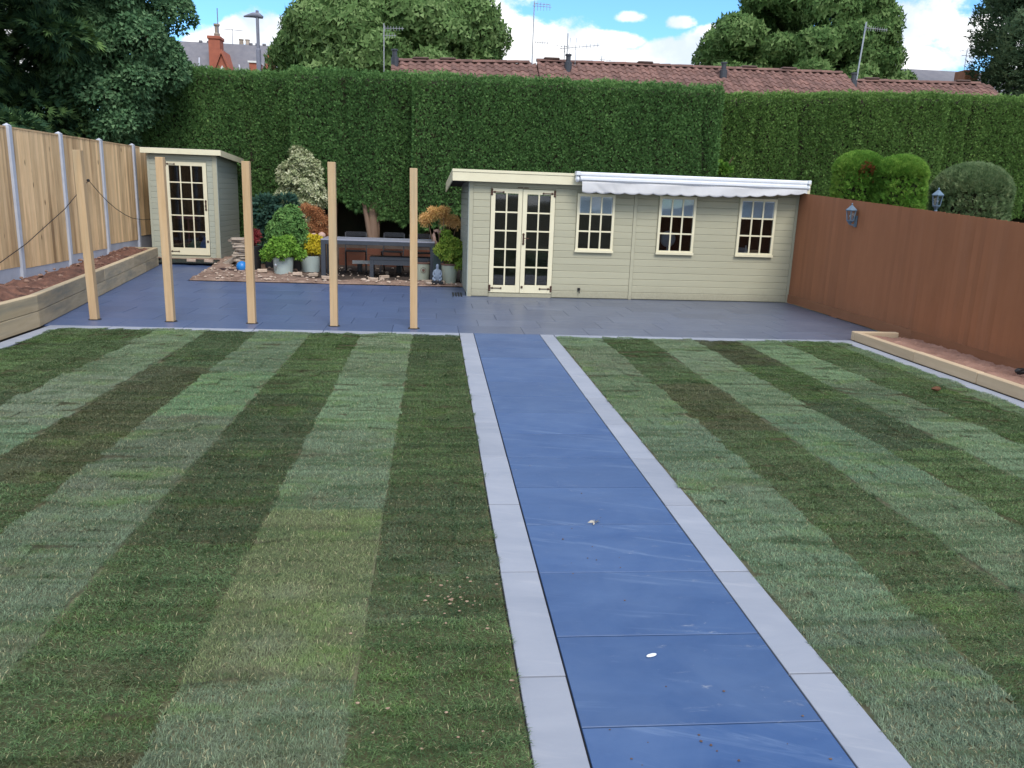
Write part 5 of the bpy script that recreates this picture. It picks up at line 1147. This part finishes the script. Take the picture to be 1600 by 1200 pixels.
def bungalow(label, xa, xb, yr, za, zb, rows, vents=(), pipes=()):
    L = xb-xa; tilt = math.atan2(zb-za, L); root = thing('bungalow', label, 'house', (xa, yr, za))
    root.rotation_euler = (0, -tilt, 0); pitch = R_(33); run = 4.6
    dz = -math.tan(pitch)*run
    m = MB()
    m.add([(0, 0, -.05), (L, 0, -.05), (L, -run, dz-.05), (0, -run, dz-.05), (L, run, dz-.05), (0, run, dz-.05)], [(0, 3, 2, 1), (0, 1, 4, 5)]); m.build('roof', m_pantile, root)
    m = MB(); m.box(.1, L-.1, -run+.4, run-.4, -za-.3, dz+.1); m.add([(.1, -run+.4, dz+.1), (.1, run-.4, dz+.1), (.1, 0, -.15), (L-.1, -run+.4, dz+.1), (L-.1, run-.4, dz+.1), (L-.1, 0, -.15)], [(0, 1, 2), (3, 5, 4)]); m.build('wall', m_brick, root)
    n = int(L/TW); w_ = L/n
    for r in range(rows):
        s_ = .02+(r+1)*TLn; y_ = -s_*math.cos(pitch); z_ = -s_*math.sin(pitch)
        for i in range(n):
            mobj('tile', pan, root, loc=(w_*(i+.5), y_+random.uniform(-.006, .006), z_+.035+random.uniform(-.006, .006)), rot=(pitch+random.uniform(-.012, .012), 0, random.uniform(-.012, .012)), scale=(w_/TW, 1, 1))
    x_ = .2
    while x_ < L-.2:
        mobj('ridge_tile', ridge_me, root, loc=(x_, 0, .02+random.uniform(-.008, .008)), rot=(0, random.uniform(-.02, .02), 0)); x_ += .43
    for v in vents:
        m = MB(); m.bbox(v-xa-.3, v-xa+.3, -.13, .13, .09, .17, .03); m.build('ridge_vent', plain('dark_ridge_vent', (.11, .07, .06), None) if 'dark_ridge_vent' not in MATS else MATS['dark_ridge_vent'], root)
    for (px, d) in pipes:
        m = MB(); zq = -math.tan(pitch)*d; m.lathe([(.14, zq-.1), (.14, zq+.28), (.09, zq+.3), (.09, zq+.5), (.12, zq+.5), (.12, zq+.56)], 12, (px-xa, -d, 0)); m.build('flue', m_anth, root)
    return root
bungalow('red pantiled bungalow roof, left one, in front of the big left tree', -1.68, 3.70, 32, 6.52, 6.70, 6, vents=(-.6, .4), pipes=((-1.55, .25),))
bungalow('longest red pantiled bungalow roof in the middle behind the hedge', 3.74, 15.9, 32, 6.78, 6.92, 6, vents=(4.3, 12, 13.6, 7.9), pipes=((4.86, .5), (10.8, .6)))
bungalow('lower red pantiled bungalow roof on the right, ending beside the birch', 15.96, 21.95, 32, 6.66, 6.80, 6, vents=(17, 20.8), pipes=((15.9+.15, .45),))

# aerials
def yagi(m, c, d, L, n, hw, up=(0, 0, 1), r=.008):
    c = Vector(c); d = Vector(d).normalized(); e = d.cross(Vector((0, 0, 1))).normalized()
    m.tube([c-d*L/2, c+d*L/2], r*1.3, 5)
    for i in range(n):
        p = c-d*L/2+d*L*(i+.5)/n; h = hw*(1-.45*i/n); m.tube([p-e*h, p+e*h], r, 4)
def yagiv(m, c, d, L, n, hw, r=.008):
    c = Vector(c); d = Vector(d).normalized(); m.tube([c-d*L/2, c+d*L/2], r*1.3, 5)
    for i in range(n): p = c-d*L/2+d*L*(i+.5)/n; h = hw*(1-.4*i/n); m.tube([p-Vector((0, 0, h)), p+Vector((0, 0, h))], r, 4)
def aerial(label, x, y, z0, z1, arms, r=.022, group='television aerials on the roofs'):
    o = thing('aerial', label, 'aerial', (x, y, z0), 0, group); m = MB(); m.tube([(0, 0, 0), (0, 0, z1-z0)], r, 6); m.build('mast', m_alu, o)
    for (kind, dz, d, L, n, hw, off) in arms:
        m = MB(); (yagi if kind == 'h' else yagiv)(m, (off, 0, dz), d, L, n, hw); m.build('antenna', m_alu, o)
    return o
aerial('aerial in front of the big left tree with a small square toothed array', -1.94, 31.6, 6.1, 7.75, [('v', 1.5, (1, -.2, 0), .75, 7, .09, .35), ('v', 1.25, (1, -.2, 0), .5, 5, .1, .2)])
a2 = aerial('tallest thin aerial mast with a comb array at its top and one lower down', 3.55, 31.9, 6.4, 8.85, [('v', 2.3, (1, .1, 0), .7, 6, .17, .3), ('v', 1.05, (1, .1, 0), .55, 6, .08, .32), ('h', 2.38, (1, .1, 0), .6, 4, .1, .3)])
aerial('aerial with a long comb boom and a wire loop over the middle roof', 4.8, 31.5, 6.3, 7.75, [('v', 1.0, (1, -.1, .12), 1.5, 11, .11, .45), ('v', .8, (0, 1, 0), .3, 2, .3, -.1), ('h', 1.0, (-1, 0, 0), .5, 3, .12, -.2)])
m = MB(); m.tube([(.1, 0, .35), (.1, 0, 1.3), (.32, 0, 1.3), (.32, 0, .35), (.1, 0, .35)], .01, 5); o_ = [o for o in bpy.data.objects if o.get('label', '').startswith('aerial with a long comb')][0]; m.build('loop', m_alu, o_)
aerial('small distant aerial right of the looped one, shorter', 8.0, 44, 7.6, 8.85, [('v', 1.15, (1, 0, 0), .8, 5, .08, .35)], .016)
aerial('small distant aerial right of the looped one, taller', 8.55, 44, 7.6, 9.1, [('v', 1.3, (1, .3, 0), .7, 4, .1, .2), ('h', .8, (1, 0, 0), .4, 3, .1, 0)], .016)
a5 = aerial('leaning aerial mast with a long comb array in front of the big right tree', 16.13, 31.5, 6.3, 8.75, [('v', 2.25, (1, .1, .03), .95, 10, .1, .45), ('v', 2.25, (0, 1, 0), .2, 2, .2, 0)], .028); a5.rotation_euler = (0, .05, 0)
aerial('thin aerial above the grey slate roof on the right', 28.6, 44, 8.9, 10.45, [('h', 1.45, (1, -.2, 0), 1.1, 3, .25, .1), ('h', 1.2, (1, .2, 0), .6, 2, .2, 0)], .018)
aerial('aerial mast against the birch at the right', 31.0, 44.5, 8.2, 10.6, [('v', 2.3, (1, 0, 0), 2.2, 9, .12, .9)], .03)

# ------------------------------------------------------------------ old house on the left, grey roofs, lamp post
def gable_prism(m, x0, x1, y0, y1, zr, ze, yr=None):
    """ridge along x"""
    yr = (y0+y1)/2 if yr is None else yr
    m.add([(x0, y0, ze), (x1, y0, ze), (x1, yr, zr), (x0, yr, zr), (x1, y1, ze), (x0, y1, ze)], [(0, 1, 2, 3), (3, 2, 4, 5), (0, 3, 5), (1, 4, 2), (0, 5, 4, 1)])
hs = thing('brick_house', 'old red brick house with slate roof, chimney and small gabled dormer', 'house', (-13.5, 57, 0))
def ab(m): m.v = [(v[0]+13.5, v[1]-57, v[2]) for v in m.v]; return m
m = MB(); gable_prism(m, -17.5, -10.9, 54, 60, 10.75, 7.8); ab(m).build('roof', m_slate, hs)
m = MB(); m.box(-17.3, -10.98, 54.3, 59.7, -.3, 7.9); m.add([(-10.95, 54.1, 7.9), (-10.95, 59.9, 7.9), (-10.88, 57, 10.7), (-10.72, 54.0, 7.9), (-10.72, 60, 7.9), (-10.72, 57, 10.85)], [(0, 1, 2), (3, 5, 4), (0, 2, 5, 3), (2, 1, 4, 5)]); ab(m).build('wall', m_brick, hs)
m = MB(); m.bbox(-14.2, -13.5, 55.0, 55.9, 8.6, 10.66, .02); m.bbox(-14.26, -13.44, 54.94, 55.96, 10.66, 10.86, .03); o = ab(m).build('chimney', m_brick, hs)
m = MB(); m.lathe([(.16, 10.86), (.19, 11.0), (.13, 11.1), (.13, 11.45), (.19, 11.5), (.19, 11.6)], 12, (-13.72, 55.3, 0)); ab(m).build('chimney_pot', m_stone, hs)
for x_ in (-12.7, -12.3): m = MB(); m.lathe([(.16, 10.6), (.13, 11.0), (.17, 11.1)], 10, (x_, 57.3, 0)); ab(m).build('chimney_pot', m_stone, hs)
for x_ in (-12.05, -11.65, -11.2, -14.7, -15.2): m = MB(); m.bbox(x_-.1, x_+.12, 56.95, 57.05, 10.74, 10.86, .01); ab(m).build('ridge_crest', m_slate, hs)
# dormer
m = MB(); m.add([(-13.8, 54.1, 8.4), (-12.6, 54.1, 8.4), (-13.2, 54.1, 9.75)], [(0, 1, 2)]); m.box(-13.8, -12.6, 54.12, 55.2, 7.8, 8.4); o = ab(m).build('dormer', m_brick, hs)
m = MB(); m.add([(-13.95, 53.95, 8.3), (-13.2, 53.95, 9.95), (-13.2, 56.4, 9.95), (-13.95, 55.4, 8.3), (-12.45, 53.95, 8.3), (-12.45, 55.4, 8.3), (-13.8, 53.95, 8.3), (-13.2, 53.95, 9.72), (-12.6, 53.95, 8.3)], [(0, 1, 2, 3), (1, 4, 5, 2), (0, 6, 7, 1), (1, 7, 8, 4)]); ab(m).build('dormer_roof', m_brick, hs)
m = MB(); m.add([(-13.2, 54.06, 8.62), (-13.08, 54.06, 8.82), (-13.2, 54.06, 9.02), (-13.32, 54.06, 8.82), (-13.2, 54.09, 8.62), (-13.08, 54.09, 8.82), (-13.2, 54.09, 9.02), (-13.32, 54.09, 8.82)], [(0, 1, 2, 3), (0, 4, 5, 1), (1, 5, 6, 2), (2, 6, 7, 3), (3, 7, 4, 0)]); ab(m).build('diamond_panel', m_white, hs)
for (xa_, za_, xb_, zb_, y_) in ((-12.35, 9.2, -12.05, 8.0, 54.6), (-14.75, 9.5, -14.6, 8.0, 54.6)): m = MB(); m.bar((xa_, y_+.25, za_), (xb_, y_-.6, zb_), .07); ab(m).build('lead_flashing', m_conc, hs)
m = MB(); m.box(-11.55, -10.95, 54.0, 55.0, 7.8, 9.25); ab(m).build('porch_gable', m_brick, hs); m = MB(); m.box(-11.62, -10.9, 53.93, 55.05, 9.252, 9.36); ab(m).build('coping', m_white, hs)
m = MB(); m.tube([(-13.62, 55.2, 10.8), (-13.62, 55.2, 12.5)], .03, 6); m.tube([(-12.95, 56, 10.5), (-12.95, 56, 11.5)], .02, 5); m.tube([(-13.5, 56, 11.45), (-12.3, 56, 11.4)], .018, 5); ab(m).build('aerial_rod', m_lamppost, hs)
h2 = thing('slate_house', 'grey slate house end showing between the lamp post and the big left tree', 'house', (-8.2, 60, 0))
m = MB(); gable_prism(m, -2.4, 3, -2.5, 2.5, 11.0, 9.2, 2.4); m.build('roof', m_slate, h2); m = MB(); m.box(-2.0, 2.9, -2.2, 2.2, -.3, 9.3); m.build('wall', m_brick, h2)
m = MB(); m.box(-.62, -.48, -2.5, -2.21, 8.6, 10.2); m.build('white_trim', m_white, h2)
h3 = thing('slate_house', 'long low grey slate roof behind the right end of the tiled roofs', 'house', (28.5, 47, 0))
m = MB(); gable_prism(m, -2.6, 6, -4, 4, 9.78, 7.6); m.build('roof', m_slate, h3); m = MB(); m.box(-2.4, 5.8, -3.6, 3.6, -.3, 7.7); m.build('wall', m_brick, h3)
m = MB(); m.bbox(-1.5, -.75, -5.6, -4.7, 7, 8.95, .02); m.build('chimney', plain('orange_brick', (.42, .19, .11), (.33, .15, .1), .9, 6), h3)
lp = thing('street_lamp', 'grey street lamp rising between the old house and the big left tree', 'street lamp', (-8.12, 40, 0))
m = MB(); m.tube([(0, 0, -.3), (0, 0, 7.9), (0, 0, 7.95), (0, 0, 9.3)], [.12, .11, .075, .07], 12); m.build('post', m_lamppost, lp)
m = MB(); m.tube([(.25, 0, 9.28), (.05, 0, 9.36), (-.2, 0, 9.36), (-.6, 0, 9.28)], [.06, .13, .11, .03], 10); m.build('lamp_head', m_lamppost, lp, smooth=True)
m = MB(); m.lathe([(.07, 9.42), (.07, 9.56)], 10); m.build('photocell', m_lamppost, lp)
print('objects', len(bpy.data.objects), 'tris', sum(len(o.data.polygons) for o in C.objects if o.type == 'MESH'))
